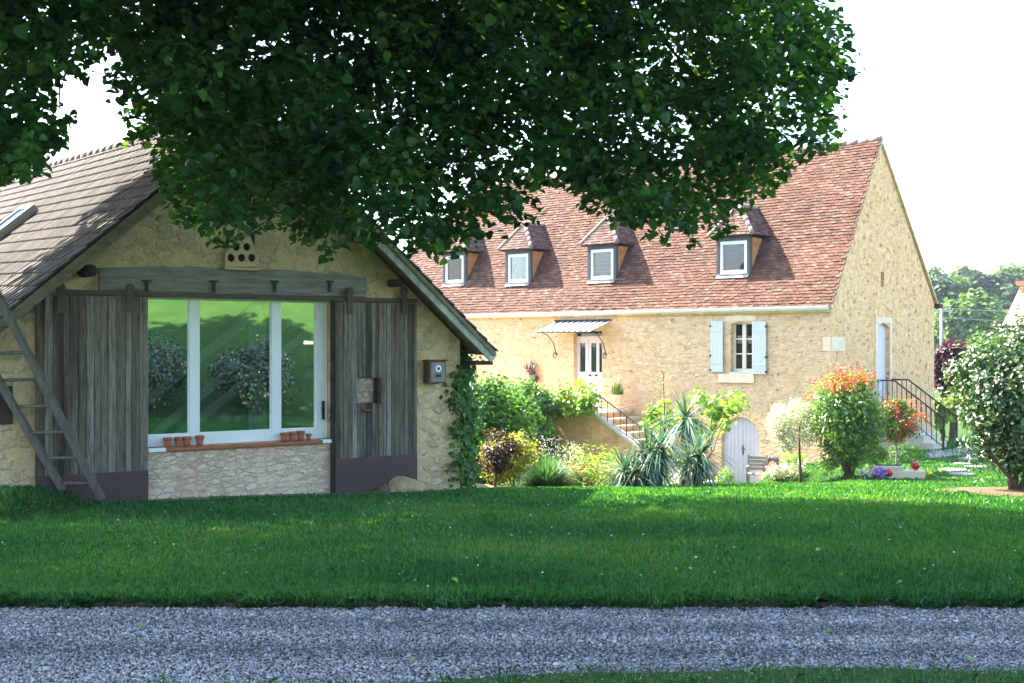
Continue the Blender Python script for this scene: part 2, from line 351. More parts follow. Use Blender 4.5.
def raw_mesh(name, V, counts, idx, mat, parent=None, attr=None, smooth=False):
    me = bpy.data.meshes.new(name); V = np.asarray(V, np.float32)
    me.vertices.add(len(V)); me.vertices.foreach_set('co', V.ravel())
    idx = np.asarray(idx, np.int32).ravel(); me.loops.add(len(idx)); me.loops.foreach_set('vertex_index', idx)
    counts = np.asarray(counts, np.int32); me.polygons.add(len(counts))
    st = np.concatenate([[0], np.cumsum(counts)[:-1]]).astype(np.int32)
    me.polygons.foreach_set('loop_start', st)
    try: me.polygons.foreach_set('loop_total', counts)
    except Exception: pass
    if smooth: me.polygons.foreach_set('use_smooth', np.ones(len(counts), bool))
    if attr is not None:
        at = me.attributes.new('v', 'FLOAT', 'POINT'); at.data.foreach_set('value', np.asarray(attr, np.float32))
    me.update(calc_edges=True); me.materials.append(M[mat])
    return link(bpy.data.objects.new(name, me), parent)
def plate(name, outer, holes, d0, d1, mat, parent, axis='y'):
    """a wall: outline and openings in its own plane, given real thickness from d0 to d1"""
    cu = bpy.data.curves.new(name, 'CURVE'); cu.dimensions = '2D'; cu.fill_mode = 'BOTH'; cu.extrude = abs(d1-d0)/2
    for lp in [outer]+holes:
        sp = cu.splines.new('POLY'); sp.points.add(len(lp)-1); sp.use_cyclic_u = True
        for p, (a, b_) in zip(sp.points, lp): p.co = (a, b_, 0, 1)
    tmp = bpy.data.objects.new('tmp', cu); COL.objects.link(tmp)
    dg = bpy.context.evaluated_depsgraph_get(); me = bpy.data.meshes.new_from_object(tmp.evaluated_get(dg))
    bpy.data.objects.remove(tmp); bpy.data.curves.remove(cu); me.name = name
    mid = (d0+d1)/2
    for v_ in me.vertices:
        a, b_, c = v_.co
        v_.co = (a, mid+c, b_) if axis == 'y' else (mid+c, a, b_)
    bm = bmesh.new(); bm.from_mesh(me); bmesh.ops.remove_doubles(bm, verts=bm.verts, dist=1e-4)
    bmesh.ops.recalc_face_normals(bm, faces=bm.faces); bm.to_mesh(me); bm.free()
    me.polygons.foreach_set('use_smooth', [False]*len(me.polygons))
    me.materials.clear(); me.materials.append(M[mat])
    return link(bpy.data.objects.new(name, me), parent)

# ------------------------------------------------------------------ foliage helpers
def unit(a): return a/np.maximum(np.linalg.norm(a, axis=1, keepdims=True), 1e-9)
def leaves(name, P, Nn, size, mat, parent=None, aspect=.75, fold=.22, vals=None, axis=None, rnd=False):
    n = len(P); size = np.broadcast_to(np.asarray(size, float), (n,)) if np.ndim(size) == 0 else size
    Nn = unit(Nn); A = rng.normal(size=(n, 3)) if axis is None else axis+rng.normal(size=(n, 3))*.35
    A = unit(A - Nn*np.sum(A*Nn, 1, keepdims=True)); Sd = np.cross(Nn, A)
    L = size[:, None]; Wd = L*aspect
    prof = ((-.44, .27), (-.16, .5), (.2, .36)) if rnd else ((-.22, .48), (.15, .4))
    v0 = P - A*L*(.38 if rnd else .5); v3 = P + A*L*.5 - Nn*L*.12
    rs = [P + A*L*a_ + Sd*Wd*b_ + Nn*Wd*fold*b_*2 for a_, b_ in prof]; ls = [P + A*L*a_ - Sd*Wd*b_ + Nn*Wd*fold*b_*2 for a_, b_ in prof]
    q = len(prof); nv = 2+2*q
    V = np.stack([v0]+rs+[v3]+ls[::-1], 1).reshape(-1, 3)
    base = np.arange(n)[:, None]*nv
    idx = np.concatenate([base+np.array([list(range(q+2))]), base+np.array([[0]+list(range(q+1, nv))])], 1)
    vals = rng.random(n) if vals is None else vals
    return raw_mesh(name, V, np.full(2*n, q+2), idx, mat, parent, np.repeat(vals, nv))
def blades(name, B, D, length, width, mat, parent=None, droop=.6, vals=None, seg=4):
    """strap leaves from base B towards D bending down"""
    n = len(B); D = unit(D); sd_ = unit(np.cross(D, np.array([0, 0, 1.0]))+1e-6); V = []
    for i in range(seg+1):
        t_ = i/seg; c = B + D*(length*t_)[:, None]; c = c.copy(); c[:, 2] -= droop*length*t_*t_*np.sqrt(np.maximum(0, 1-D[:, 2]**2))
        wv = (width*(1-t_**2.2)*(.6+.4*min(1, 4*t_)))[:, None] if i < seg else (width*.02)[:, None]
        V += [c - sd_*wv/2, c + sd_*wv/2]
    V = np.stack(V, 1).reshape(-1, 3); k = 2*(seg+1); base = np.arange(n)[:, None]*k
    idx = np.concatenate([base+np.array([[2*i, 2*i+1, 2*i+3, 2*i+2]]) for i in range(seg)], 1)
    vals = rng.random(n) if vals is None else vals
    return raw_mesh(name, V, np.full(seg*n, 4), idx, mat, parent, np.repeat(vals, k))
def clump_points(centers, radii, n_each, flat=1.0):
    C = np.repeat(np.asarray(centers, float), n_each, 0); Rr = np.repeat(np.asarray(radii, float), n_each)
    d = rng.normal(size=C.shape); d = unit(d)*(rng.random(len(C))**.45)[:, None]
    d[:, 2] *= flat
    return C + d*Rr[:, None], d, C
def ellipsoid_clumps(c, r, n, inner=.35, low=-1):
    d = unit(rng.normal(size=(n*3, 3))); d = d[d[:, 2] > low][:n]
    k = (inner + (1-inner)*rng.random(len(d))**.5)[:, None]
    return np.asarray(c) + d*np.asarray(r)*k
def crown(name, c, r, nclump, per, leaf, mat, parent, cr=.36, inner=.35, aspect=.6, vals=None, low=-1, up=.6):
    cc = ellipsoid_clumps(c, np.asarray(r)*(1-cr*.6), nclump, inner, low)
    P, d, C = clump_points(cc, rng.uniform(.6, 1.25, len(cc))*cr*float(np.mean(r)), per)
    out = unit(P-np.asarray(c))
    Nn = out*.6 + d*.4 + np.array([0, 0, up]) + rng.normal(size=P.shape)*.45
    cv = np.repeat(rng.random(len(cc)), per)
    v = np.clip(.55*rng.random(len(P)) + .45*cv, 0, 1) if vals is None else vals(P)
    return leaves(name, P, Nn, leaf*rng.uniform(.7, 1.3, len(P)), mat, parent, aspect, vals=v), P
def stems(name, base, tops, r0, mat, parent, n=7, bend=.15):
    mb = MB()
    for tp in tops:
        b_ = Vector(base)+Vector((random.uniform(-1, 1), random.uniform(-1, 1), 0))*r0*1.6; tp = Vector(tp)
        pts = []
        for i in range(6):
            k = i/5; p = b_.lerp(tp, k); p += Vector((math.sin(k*PI)*random.uniform(-1, 1), math.sin(k*PI)*random.uniform(-1, 1), 0))*bend*(tp-b_).length*.3
            pts.append(p)
        mb.tube(pts, [r0*(1-.75*i/5) for i in range(6)], n)
    return mb.build(name, mat, parent, True)

def tile_plane(mb, O, U, V, N_, wid, length, tw, ex, inside, thick=.018, jit=.012, wob=.02):
    """rows of plain tiles, each a tilted slab of its own, clipped by inside(u, v)"""
    O, U, V, N_ = Vector(O), Vector(U).normalized(), Vector(V).normalized(), Vector(N_).normalized()
    rows = int(length/ex)+1; cols = int(wid/tw)+2
    for i in range(rows):
        v0 = i*ex; off = (i % 2)*tw*.5
        for j in range(-1, cols):
            u0 = j*tw+off
            if not inside(u0+tw/2, v0+ex*.5): continue
            sag = wob*mnoise.noise(Vector((u0*.35, v0*.5, 3.1)))
            l = random.uniform(-jit, jit); h = random.uniform(0, jit*.9); hh = random.uniform(-jit, jit)*.5
            a = O + U*(u0+.004) + V*(v0+l); b_ = O + U*(u0+tw-.004) + V*(v0+l+random.uniform(-.005, .005))
            top = V*(ex*1.55)
            lo1 = N_*(sag+.026+h); lo2 = N_*(sag+.026+h+hh); hi = N_*(sag+.004)
            vs = [a+lo1, b_+lo2, b_+top+hi, a+top+hi, a+lo1+N_*thick, b_+lo2+N_*thick, b_+top+hi+N_*thick, a+top+hi+N_*thick]
            mb.add(vs, [(4, 5, 6, 7), (0, 1, 5, 4), (1, 2, 6, 5), (3, 0, 4, 7)])
# ------------------------------------------------------------------ ground, path, verge
def graded(a, b, fine0, fine1, step, far):
    xs = list(np.arange(fine0, fine1+1e-6, step)); k = step; x = fine1
    while x < b: k *= 1.22; x += k; xs.append(min(x, b))
    k = step; x = fine0; pre = []
    while x > a: k *= 1.22; x -= k; pre.append(max(x, a))
    return np.array(pre[::-1]+xs)
gx = graded(-900, 900, -12, 16, .35, 0); gy = graded(-300, 900, -2, 42, .35, 0)
gy = np.unique(np.concatenate([gy[(np.abs(gy-7.32) > .1) & (np.abs(gy-4.8) > .3)], [4.6, 5.0, 7.2, 7.30, 7.34, 7.45]]))
GX, GY = np.meshgrid(gx, gy); GZ = ground(GX, GY)
nxx, nyy = len(gx), len(gy); ii = np.arange(nxx-1)[None, :] + np.arange(nyy-1)[:, None]*nxx
idx = np.stack([ii, ii+1, ii+1+nxx, ii+nxx], -1).reshape(-1, 4)
g = raw_mesh('lawn', np.stack([GX, GY, GZ], -1).reshape(-1, 3), np.full(len(idx), 4), idx, 'lawn', None, None, True)
tag(g, kind='structure')
def front_edge(x): return 5.735+.075*x+.05*math.sin(x*1.7)+.03*math.sin(x*4.3+1)
mb = MB(); xs = np.linspace(-14, 14, 141)
for a, b_ in zip(xs[:-1], xs[1:]):
    mb.add([(a, 4.7, .0), (b_, 4.7, .0), (b_, 7.40, .004), (a, 7.40, .004)], [(0, 1, 2, 3)])
tag(mb.build('gravel_path', 'gravelbase'), kind='structure')
mb = MB()
for a, b_ in zip(xs[:-1], xs[1:]):
    mb.add([(a, 4.0, .02), (b_, 4.0, .02), (b_, front_edge(b_), .014), (a, front_edge(a), .014)], [(0, 1, 2, 3)])
tag(mb.build('grass_verge', 'lawn'), kind='structure')
# soil bank under the lawn's edge
mb = MB(); mb.box((-14, 7.29, -.05), (14, 7.335, .035)); tag(mb.build('lawn_edge_soil', 'soil'), kind='structure')

# gravel stones
ico_v = []; ph = (1+5**.5)/2
for a in (-1, 1):
    for b_ in (-ph, ph): ico_v += [(0, a, b_), (a, b_, 0), (b_, 0, a)]
ico_v = unit(np.array(ico_v, float))
bmt = bmesh.new(); [bmt.verts.new(p) for p in ico_v]; r_ = bmesh.ops.convex_hull(bmt, input=bmt.verts)
bmt.verts.index_update(); ico_f = np.array([[v_.index for v_ in f_.verts] for f_ in bmt.faces]); bmt.free()
def stones(name, XY, zf, size, mat):
    n = len(XY); s = size*rng.lognormal(0, .35, n)
    rot = unit(rng.normal(size=(n, 4))); a, b_, c, d = rot.T
    Rm = np.stack([1-2*(c*c+d*d), 2*(b_*c-a*d), 2*(b_*d+a*c), 2*(b_*c+a*d), 1-2*(b_*b_+d*d), 2*(c*d-a*b_), 2*(b_*d-a*c), 2*(c*d+a*b_), 1-2*(b_*b_+c*c)], 1).reshape(n, 3, 3)
    loc = ico_v[None]*(1+.25*rng.normal(size=(n, 12, 1)))*np.array([1, .8, .55])
    P = np.einsum('nij,nkj->nki', Rm, loc)*s[:, None, None]; P[:, :, 2] *= .75
    P += np.stack([XY[:, 0], XY[:, 1], zf+s*.3*rng.random(n)], 1)[:, None, :]
    idx = (np.arange(n)[:, None, None]*12+ico_f[None]).reshape(-1, 3)
    pv = np.array([1.6*mnoise.noise(Vector((x*.22, y*3.6, 5)))+.6*mnoise.noise(Vector((x*3, y*4, 2))) for x, y in XY])
    return raw_mesh(name, P.reshape(-1, 3), np.full(len(idx), 3), idx, mat, None, np.repeat(np.clip(rng.random(n)+.3*pv, 0, 1), 12))
n = 115000; XY = np.stack([rng.uniform(-4.2, 4.2, n), rng.uniform(5.3, 7.42, n)], 1)
fe = 5.735+.075*XY[:, 0]; XY = XY[(XY[:, 1] > fe-.12)]
o = stones('gravel_chips', XY, np.full(len(XY), .006), .0066, 'gravel'); tag(o, 'grey angular gravel chips covering the drive in the foreground', 'gravel', kind='stuff')

# grass blades
def grass(name, X, Y, Z, h, wd, lean=.45):
    n = len(X); hh = h*rng.uniform(.5, 1.25, n); az = rng.uniform(0, 2*PI, n); ln = np.abs(rng.normal(0, lean, n))
    B = np.stack([X, Y, Z-.01], 1); d = np.stack([np.cos(az), np.sin(az), np.zeros(n)], 1)
    s = np.stack([-np.sin(az+rng.normal(0, .8, n)), np.cos(az), np.zeros(n)], 1); ww = wd*rng.uniform(.7, 1.3, n)
    M1 = B + d*(hh*ln*.35)[:, None] + np.array([0, 0, 1.])*(hh*.55)[:, None]; T = B + d*(hh*ln)[:, None] + np.array([0, 0, 1.])*(hh*(1-.3*ln).clip(.3))[:, None]
    V = np.stack([B-s*ww[:, None]/2, B+s*ww[:, None]/2, M1+s*ww[:, None]*.4, T, M1-s*ww[:, None]*.4], 1).reshape(-1, 3)
    base = np.arange(n)[:, None]*5; idx = base+np.array([[0, 1, 2, 3, 4]])
    pv = np.array([mnoise.noise(Vector((x*.55, y*.55, 0))) for x, y in zip(X, Y)])*.5+np.array([mnoise.noise(Vector((x*2.3, y*2.3, 4))) for x, y in zip(X, Y)])*.2
    v_ = np.clip(rng.beta(2, 2.4, n)+pv, 0, .99); v_[rng.random(n) < .003] = 1
    return raw_mesh(name, V, np.full(n, 5), idx, 'grass', None, np.repeat(v_, 5))
def rows(y0, y1, dens, mx=.46, pad=.6):
    area = (mx*(y0+y1)+2*pad)*(y1-y0); n = int(area*dens); Y = rng.uniform(y0, y1, n); X = rng.uniform(-1, 1, n)*(mx*Y+pad); return X, Y
Xs, Ys, Hs, Ws = [], [], [], []
for y0, y1, de, h, wd in ((7.3, 9, 5200, .055, .0055), (9, 11.5, 3000, .055, .008), (11.5, 15, 1500, .055, .012), (15, 20, 650, .06, .02), (20, 29, 240, .065, .034), (29, 40, 110, .07, .05)):
    X, Y = rows(y0, y1, de); Xs.append(X); Ys.append(Y); Hs.append(np.full(len(X), h)); Ws.append(np.full(len(X), wd))
X = np.concatenate(Xs); Y = np.concatenate(Ys); H = np.concatenate(Hs); Wd_ = np.concatenate(Ws)
def in_barn(X, Y, m=.05):
    lx = (X-BARN.o.x)*BARN.u.x+(Y-BARN.o.y)*BARN.u.y; ly = (X-BARN.o.x)*BARN.g.x+(Y-BARN.o.y)*BARN.g.y
    return (ly > -m) & (lx < 2.6)
def bed_y(X): return np.interp(X, [-3, -1.2, -.2, 1.4, 2.6, 3.6, 4.6, 5.6], [18.8, 19.1, 19.8, 20.5, 22.6, 26, 28.5, 40])
hlx = (X-HOUSE.o.x)*HOUSE.u.x+(Y-HOUSE.o.y)*HOUSE.u.y
keep = ~in_barn(X, Y, .12) & ((Y < 29) | (hlx > .4)) & ~((Y > bed_y(X)) & (X < 5.6) & (X > -1.8))
X, Y, H, Wd_ = X[keep], Y[keep], H[keep], Wd_[keep]
Hm = H*(1+.9*np.exp(-np.maximum(Y-7.3, 0)/.06)*rng.random(len(X)))
o = grass('grass', X, Y, ground(X, Y), Hm, Wd_); tag(o, 'short green lawn grass between the gravel and the houses', 'grass', kind='stuff')
n = 14000; X = rng.uniform(-3.9, 3.9, n); Y = 7.345-np.abs(rng.normal(0, .018, n))-.05*np.abs(np.sin(X*3.1)+np.sin(X*7.7+1)+np.sin(X*1.3))*rng.random(n)**2
o = grass('edge_grass', X, Y, EYE-1.6+rng.uniform(-.01, .045, n), .055, .006, .9); tag(o, 'dark ragged grass hanging over the cut edge of the lawn', 'grass', kind='stuff')
n = 9000; X = rng.uniform(-3.4, 3.4, n); Y = rng.uniform(4.9, 6.2, n); fe = 5.735+.075*X+.05*np.sin(X*1.7)+.03*np.sin(X*4.3+1); k = Y < fe+rng.normal(0, .035, n)
o = grass('verge_grass', X[k], Y[k], np.full(k.sum(), .022), .048, .005, .6); tag(o, 'tufts of green grass along the near side of the gravel', 'grass', kind='stuff')
# fallen pale leaves and clover heads in the lawn
n = 260; X, Y = rows(7.5, 19, 1.3); k = ~in_barn(X, Y, .3); X, Y = X[k], Y[k]; n = len(X)
o = leaves('clover_flowers', np.stack([X, Y, ground(X, Y)+.05], 1), rng.normal(size=(n, 3))*.4+[0, -.5, 1], rng.uniform(.008, .016, n)*(.6+Y/14), 'fl_white'); tag(o, 'tiny white clover heads dotted over the lawn', 'flowers', kind='stuff')
fl = [(818, 556, .07), (899, 590, .06), (450, 540, .05), (205, 545, .05), (455, 588, .07), (840, 582, .07), (300, 530, .04), (690, 575, .04), (735, 523, .04), (412, 662, .05), (140, 627, .05), (970, 660, .05), (830, 632, .06), (388, 622, .045), (265, 615, .04), (880, 648, .04)]
fx = []
for px, py, sz in fl:
    r0 = ray(px, py); Z = 6.0
    for _ in range(60):
        zz = gz(r0.x*Z, Z) if Z > 7.34 else .02
        Z += (EYE + r0.z*Z - zz)*1.5*(1 if True else 0)
        Z = min(max(Z, 5.4), 22)
    fx.append((r0.x*Z, Z, (gz(r0.x*Z, Z)+.05) if Z > 7.34 else .03, sz))
fx = np.array(fx)
o = leaves('fallen_leaves', fx[:, :3], rng.normal(size=(len(fx), 3))*.35+[0, -.3, 1], fx[:, 3]*.8, 'lf_mix', None, .8); tag(o, 'pale fallen leaves scattered on lawn and gravel', 'leaves', kind='stuff')

# planting bed soil between barn and house
mb = MB(); bx = np.linspace(-1.6, 5.5, 40)
for a, b_ in zip(bx[:-1], bx[1:]):
    ya0, yb0 = float(bed_y(a))+.1, float(bed_y(b_))+.1
    for k in range(12):
        p = [(a, ya0+(31-ya0)*k/12), (b_, yb0+(31-yb0)*k/12), (b_, yb0+(31-yb0)*(k+1)/12), (a, ya0+(31-ya0)*(k+1)/12)]
        mb.add([(x, y, gz(x, y)+.012) for x, y in p], [(0, 1, 2, 3)])
tag(mb.build('flower_bed', 'soil', None, True), kind='structure')
# pale gravel strip at the barn's foot
mb = MB()
for i in range(30):
    a, b_ = -2.6+i*.17, -2.6+(i+1)*.17
    ps = [BARN.wor(a, -.38, 0), BARN.wor(b_, -.38, 0), BARN.wor(b_, .02, 0), BARN.wor(a, .02, 0)]
    mb.add([(p.x, p.y, gz(p.x, p.y)+.02) for p in ps], [(0, 1, 2, 3)])
tag(mb.build('gravel_border', 'paving'), kind='structure')

# ------------------------------------------------------------------ the barn
barn = thing('barn', 'low stone barn with big white picture window and tiled gable roof', 'barn', BARN.o, BARN.ang)
fb = BARN.fr
def bx_(px): return fb(px, 345)[0]
apx = fb(249, 112); AX, AZ = bx_(249), apx[1]
tr = fb(495, 352, -.4); tl = fb(0, 318, -.4)
sr = (AZ-tr[1])/(tr[0]-AX); sl = (AZ-tl[1])/(AX-tl[0])
EL, ER = -5.35, tr[0]
zl = AZ-sl*(AX-EL); zr = tr[1]
WL, WR = -4.75, fb(460, 400)[0]
TILT = .04
wz = lambda x: (AZ-.16-sl*(AX-x)) if x < AX else (AZ-.16-sr*(x-AX))
# window opening
wx0, wx1 = bx_(146), bx_(330); wt0, wb0 = fb(146, 296)[1], fb(146, 449)[1]; wt1, wb1 = fb(330, 299)[1], fb(330, 438)[1]
wt, wb = (wt0+wt1)/2, (wb0+wb1)/2
hole = [(wx0, wb), (wx1, wb), (wx1, wt), (wx0, wt)]
plate('front_wall', [(WL, -.4), (WR, -.4), (WR, wz(WR)), (AX, AZ-.16), (WL, wz(WL))], [hole], 0, .4, 'barn_stone', barn)
mb = MB(); mb.box((wx0+.0, -.012, -.3), (wx1, .0, wb-.06)); mb.build('under_window_wall', 'barn_low', barn)
BL = 15.0
mb = MB(); mb.box((WR-.4, .4, -.6), (WR, BL, wz(WR)-.05)); mb.box((WL, .4, -.6), (WL+.4, BL, wz(WL)-.05)); mb.box((WL, BL, -.6), (WR, BL+.3, wz(WR)))
pieces(mb, 'outer_wall', 'barn_stone', barn)
# interior seen through the glass
mb = MB(); mb.box((WL+.41, 4.6, 0), (WR-.41, 4.7, 3.2)); mb.build('inner_wall', 'inside', barn)
mb = MB(); mb.box((WL+.41, .41, .02), (WR-.41, 4.6, .06)); mb.build('inner_floor', 'darkwood', barn)
mb = MB(); mb.box((WL+.41, .41, 2.75), (WR-.41, 4.6, 2.8)); mb.build('inner_ceiling', 'darkwood', barn)
mb = MB()
for (p0, q0, p1, q1) in ((142, 405, 262, 308), (142, 445, 300, 312), (160, 450, 330, 315)):
    a, b_ = fb(p0, q0, .2), fb(p1, q1, .3); mb.bar((a[0], .2, a[1]), (b_[0], .3, b_[1]), .02, .12, (0, 0, 1))
pieces(mb, 'light_streak_bar', 'white', barn)  # white bars standing in for streaks of light on the glass
mb = MB()
for i in range(8): mb.box((bx_(254)+i*.035, .17+.015*(i % 2), .4), (bx_(254)+i*.035+.033, .18+.015*(i % 2), 2.7))
mb.build('curtain', 'curtain', barn)
# picture window
D = .07
wf = MB()
def fbox(px0, px1, z0, z1, d0=D, d1=D+.08, pr=0): wf.box((bx_(px0), d0-pr, z0), (bx_(px1), d1, z1))
wf.box((wx0+.004, D, wb+.004), (wx1-.004, D+.06, wb+.17))
wf.box((wx0+.004, D, wt-.05), (wx1-.004, D+.06, wt-.004))
zz0, zz1 = wb+.17, wt-.05
for a, b_ in ((146.3, 149.5), (191.5, 201.5), (274, 283.3), (318.5, 329.7)): wf.box((bx_(a), D, zz0), (bx_(b_), D+.06, zz1))
win = wf.build('window_frame', 'pvc', barn, False, .008)
mb = MB()
for a, b_ in ((149.5, 150.6), (190.4, 191.5), (201.5, 202.6), (272.9, 274), (283.3, 284.4), (317.4, 318.5)): mb.box((bx_(a), D+.03, zz0), (bx_(b_), D+.055, zz1))
pieces(mb, 'glazing_bead', 'white', win)
for a, b_ in ((149.5, 191.5), (201.5, 274), (283.3, 318.5)):
    mb = MB(); mb.box((bx_(a), D+.035, zz0), (bx_(b_), D+.042, zz1)); mb.build('pane', 'glass', win)
mb = MB(); mb.box((bx_(324), D-.035, wb+.28), (bx_(326), D, wb+.55)); mb.box((bx_(323), D-.05, wb+.4), (bx_(325), D-.035, wb+.55)); mb.build('handle', 'iron', win)
mb = MB(); mb.box((wx0+.004, -.09, wb-.055), (bx_(164), .0695, wb-.0)); mb.box((bx_(320), -.09, wb-.055), (wx1-.004, .0695, wb-.0)); pieces(mb, 'sill_end', 'pvc', barn, .008)
mb = MB(); mb.box((bx_(164)+.003, -.1, wb-.05), (bx_(320)-.003, .0695, wb-.006)); mb.build('window_sill', 'terra', barn, False, .006)
# white dandelion stickers on the glass
for px, py, r_ in ((225, 417, .075), (237.5, 418.5, .05)):
    x, z = fb(px, py, D+.05); mb = MB()
    for k in range(16):
        a = 2*PI*k/16; mb.bar((x, D+.05, z), (x+r_*math.cos(a), D+.048, z+r_*.8*math.sin(a)), .008, .004, (0, 1, 0))
        mb.bar((x+r_*.75*math.cos(a), D+.05, z+r_*.6*math.sin(a)), (x+r_*math.cos(a+.12), D+.048, z+r_*.8*math.sin(a+.12)), .02, .004, (0, 1, 0))
    mb.bar((x, D+.05, z), (x+.06, D+.05, z-.16), .006, .004, (0, 1, 0))
    mb.build('flower_sticker', 'white', win)
# lintel beam, slightly cambered
l0, l1 = bx_(98), bx_(365); pts_t = []; pts_b = []
for i in range(13):
    k = i/12; x = l0+(l1-l0)*k
    pts_t.append((x, wt+.345+.06*math.sin(k*PI)+random.uniform(-.012, .012))); pts_b.append((x, wt+.045+random.uniform(-.006, .006)))
mb = MB(); mb.prism(pts_t+pts_b[::-1], -.05, .12); lint = mb.build('lintel_beam', 'beam', barn, False, .015)
mb = MB()
for px in (145, 212, 273, 328):
    x, z = fb(px, 286); mb.box((x-.02, -.075, z-.09), (x+.02, -.051, z+.07)); mb.box((x-.06, -.072, z+.05), (x+.06, -.052, z+.075))
pieces(mb, 'iron_staple', 'iron', lint)
# door rail
ra, rb_ = fb(60, 291), fb(414, 296)
mb = MB(); mb.box((ra[0], -.1, wt-.02), (rb_[0], -.055, wt+.042)); rail = mb.build('door_rail', 'beam_dark', barn, False, .006)
# sliding doors
def barn_door(p0, p1, ytop, zbot0, plate_top, hole=None, label=None, pw=.1):
    x0, x1 = bx_(p0), bx_(p1); zt = wt-.03; n = int(round((x1-x0)/pw)); wv = [random.uniform(.75, 1.25) for _ in range(n)]; s_ = sum(wv); mb = MB(); x = x0
    for k in range(n):
        w_ = wv[k]/s_*(x1-x0); d = random.uniform(-.008, .008); tone = random.betavariate(2, 2.4)
        segs = [(zbot0, zt+random.uniform(-.01, .005))]
        if hole and x+w_ > hole[0] and x < hole[1]: segs = [(zbot0, hole[2]), (hole[3], segs[0][1])]
        for a, b_ in segs: mb.box((x+.003, -.115+d, a), (x+w_-.003, -.085, b_), tone)
        x += w_
    d = mb.build('sliding_door', 'wood', barn, False, .003)
    if label: d['label'] = label
    mb = MB()
    for zz in (zt-.35, zbot0+.5):
        if hole and hole[2]-.2 < zz < hole[3]+.2: continue
        mb.box((x0+.02, -.084, zz), (x1-.02, -.05, zz+.14))
    pieces(mb, 'door_ledge', 'darkwood', d)
    return d, x0, x1, zt
zb = fb(146, 500)[1]; d1, x0, x1, zt = barn_door(33, 145.3, 290, zb-.05, 472, None, 'left sliding door of grey planks behind the ladder')
mb = MB(); mb.box((x0+.02, -.13, zb-.06), (x1-.004, -.1245, fb(100, 472)[1])); mb.build('metal_plate', 'plate', d1)
for px in (59, 128):
    x, z = fb(px, 294); mb = MB(); mb.box((x-.06, -.14, z-.24), (x+.03, -.126, z+.1)); mb.tube([(x-.015, -.145, z+.08), (x-.015, -.1, z+.08)], .055, 12); mb.build('roller_hanger', 'beam_dark', d1)
h0, h1 = fb(358, 403, -.1), fb(373, 377.5, -.1)
zb2 = fb(413, 486)[1]; d2, x0, x1, zt = barn_door(331, 413, 297, zb2-.08, 455, (h0[0], h1[0], h0[1], h1[1]), 'right sliding door of grey planks with a small square opening', .072)
mb = MB(); mb.box((x0+.004, -.13, zb2-.1), (x1-.004, -.1245, fb(370, 456)[1])); mb.build('metal_plate', 'plate', d2)
for px in (346, 400):
    x, z = fb(px, 298); mb = MB(); mb.box((x-.045, -.14, z-.24), (x+.045, -.126, z+.14)); mb.tube([(x, -.145, z+.1), (x, -.1, z+.1)], .055, 12); mb.build('roller_hanger', 'beam_dark', d2)
mb = MB(); mb.box((x0-.035, -.11, zb2), (x0-.003, -.05, zt+.04)); mb.build('door_stile', 'darkwood', d2)
mb = MB(); mb.bar((h1[0]+.03, -.12, h0[1]), (h1[0]+.06, -.24, h0[1]), .02, .02); mb.bar((h1[0]+.04, -.15, h0[1]-.0), (h1[0]+.05, -.15, h1[1]), .05, .14, (0, 1, 0)); mb.build('hatch_flap', 'darkwood', d2)
mb = MB(); xk, zk = fb(367, 410, -.12); mb.tube([(xk-.08, -.14, zk), (xk+.07, -.14, zk-.01)], .025, 8); mb.build('pull_handle', 'rust', d2)
mb = MB(); mb.box((h0[0]-.06, -.02, h0[1]-.06), (h1[0]+.06, -.004, h1[1]+.06)); mb.build('stone_behind_hatch', 'barn_low', barn)
xh, zh = fb(326.5, 414, -.05); mb = MB(); mb.tube([(xh, -.13, zh+.08), (xh+.02, -.15, zh), (xh, -.13, zh-.1)], .008, 6); mb.build('door_hook', 'iron', d2)
# pigeon holes
def circ(cx_, cz_, r_, n=18): return [(cx_+r_*math.cos(2*PI*k/n), cz_+r_*math.sin(2*PI*k/n)) for k in range(n)]
a = fb(224.5, 267); b_ = fb(256, 267); c = fb(246, 229); c2 = fb(234, 229); hr = abs(fb(244.3, 258)[0]-fb(240.5, 258)[0])
hs = [circ(*fb(px, py), hr) for px, py in ((230, 258), (240.5, 258), (250.7, 258), (235.3, 247), (245.7, 247), (240.6, 236.5))]
pg = plate('pigeon_hole_slab', [(a[0], a[1]), (b_[0], b_[1]), (b_[0], b_[1]+.18), c, c2, (a[0], a[1]+.18)], hs, -.045, -.004, 'dove_stone', barn)
mb = MB(); mb.box((a[0]-.03, -.09, a[1]-.04), (b_[0]+.03, -.005, a[1]-.003)); mb.build('ledge', 'dove_stone', pg, False, .01)
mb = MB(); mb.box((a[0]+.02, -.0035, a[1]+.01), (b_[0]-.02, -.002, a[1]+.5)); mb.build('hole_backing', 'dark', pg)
# hatch at the far left, half hidden by the ladder
a, b_ = fb(-16, 425), fb(12, 386); mb = MB(); mb.box((a[0], -.04, a[1]), (b_[0], -.004, b_[1])); mb.build('wall_hatch', 'darkwood', barn, False, .006)
# purlin ends
for px, py, rr, ln in ((83, 271, .085, .32), (390, 283, .06, .3)):
    x, z = fb(px, py); mb = MB(); mb.tube([(x, .1, z), (x+.01, -ln, z-.01)], [rr, rr*.9], 10); mb.build('purlin_end', 'darkwood', barn, True)
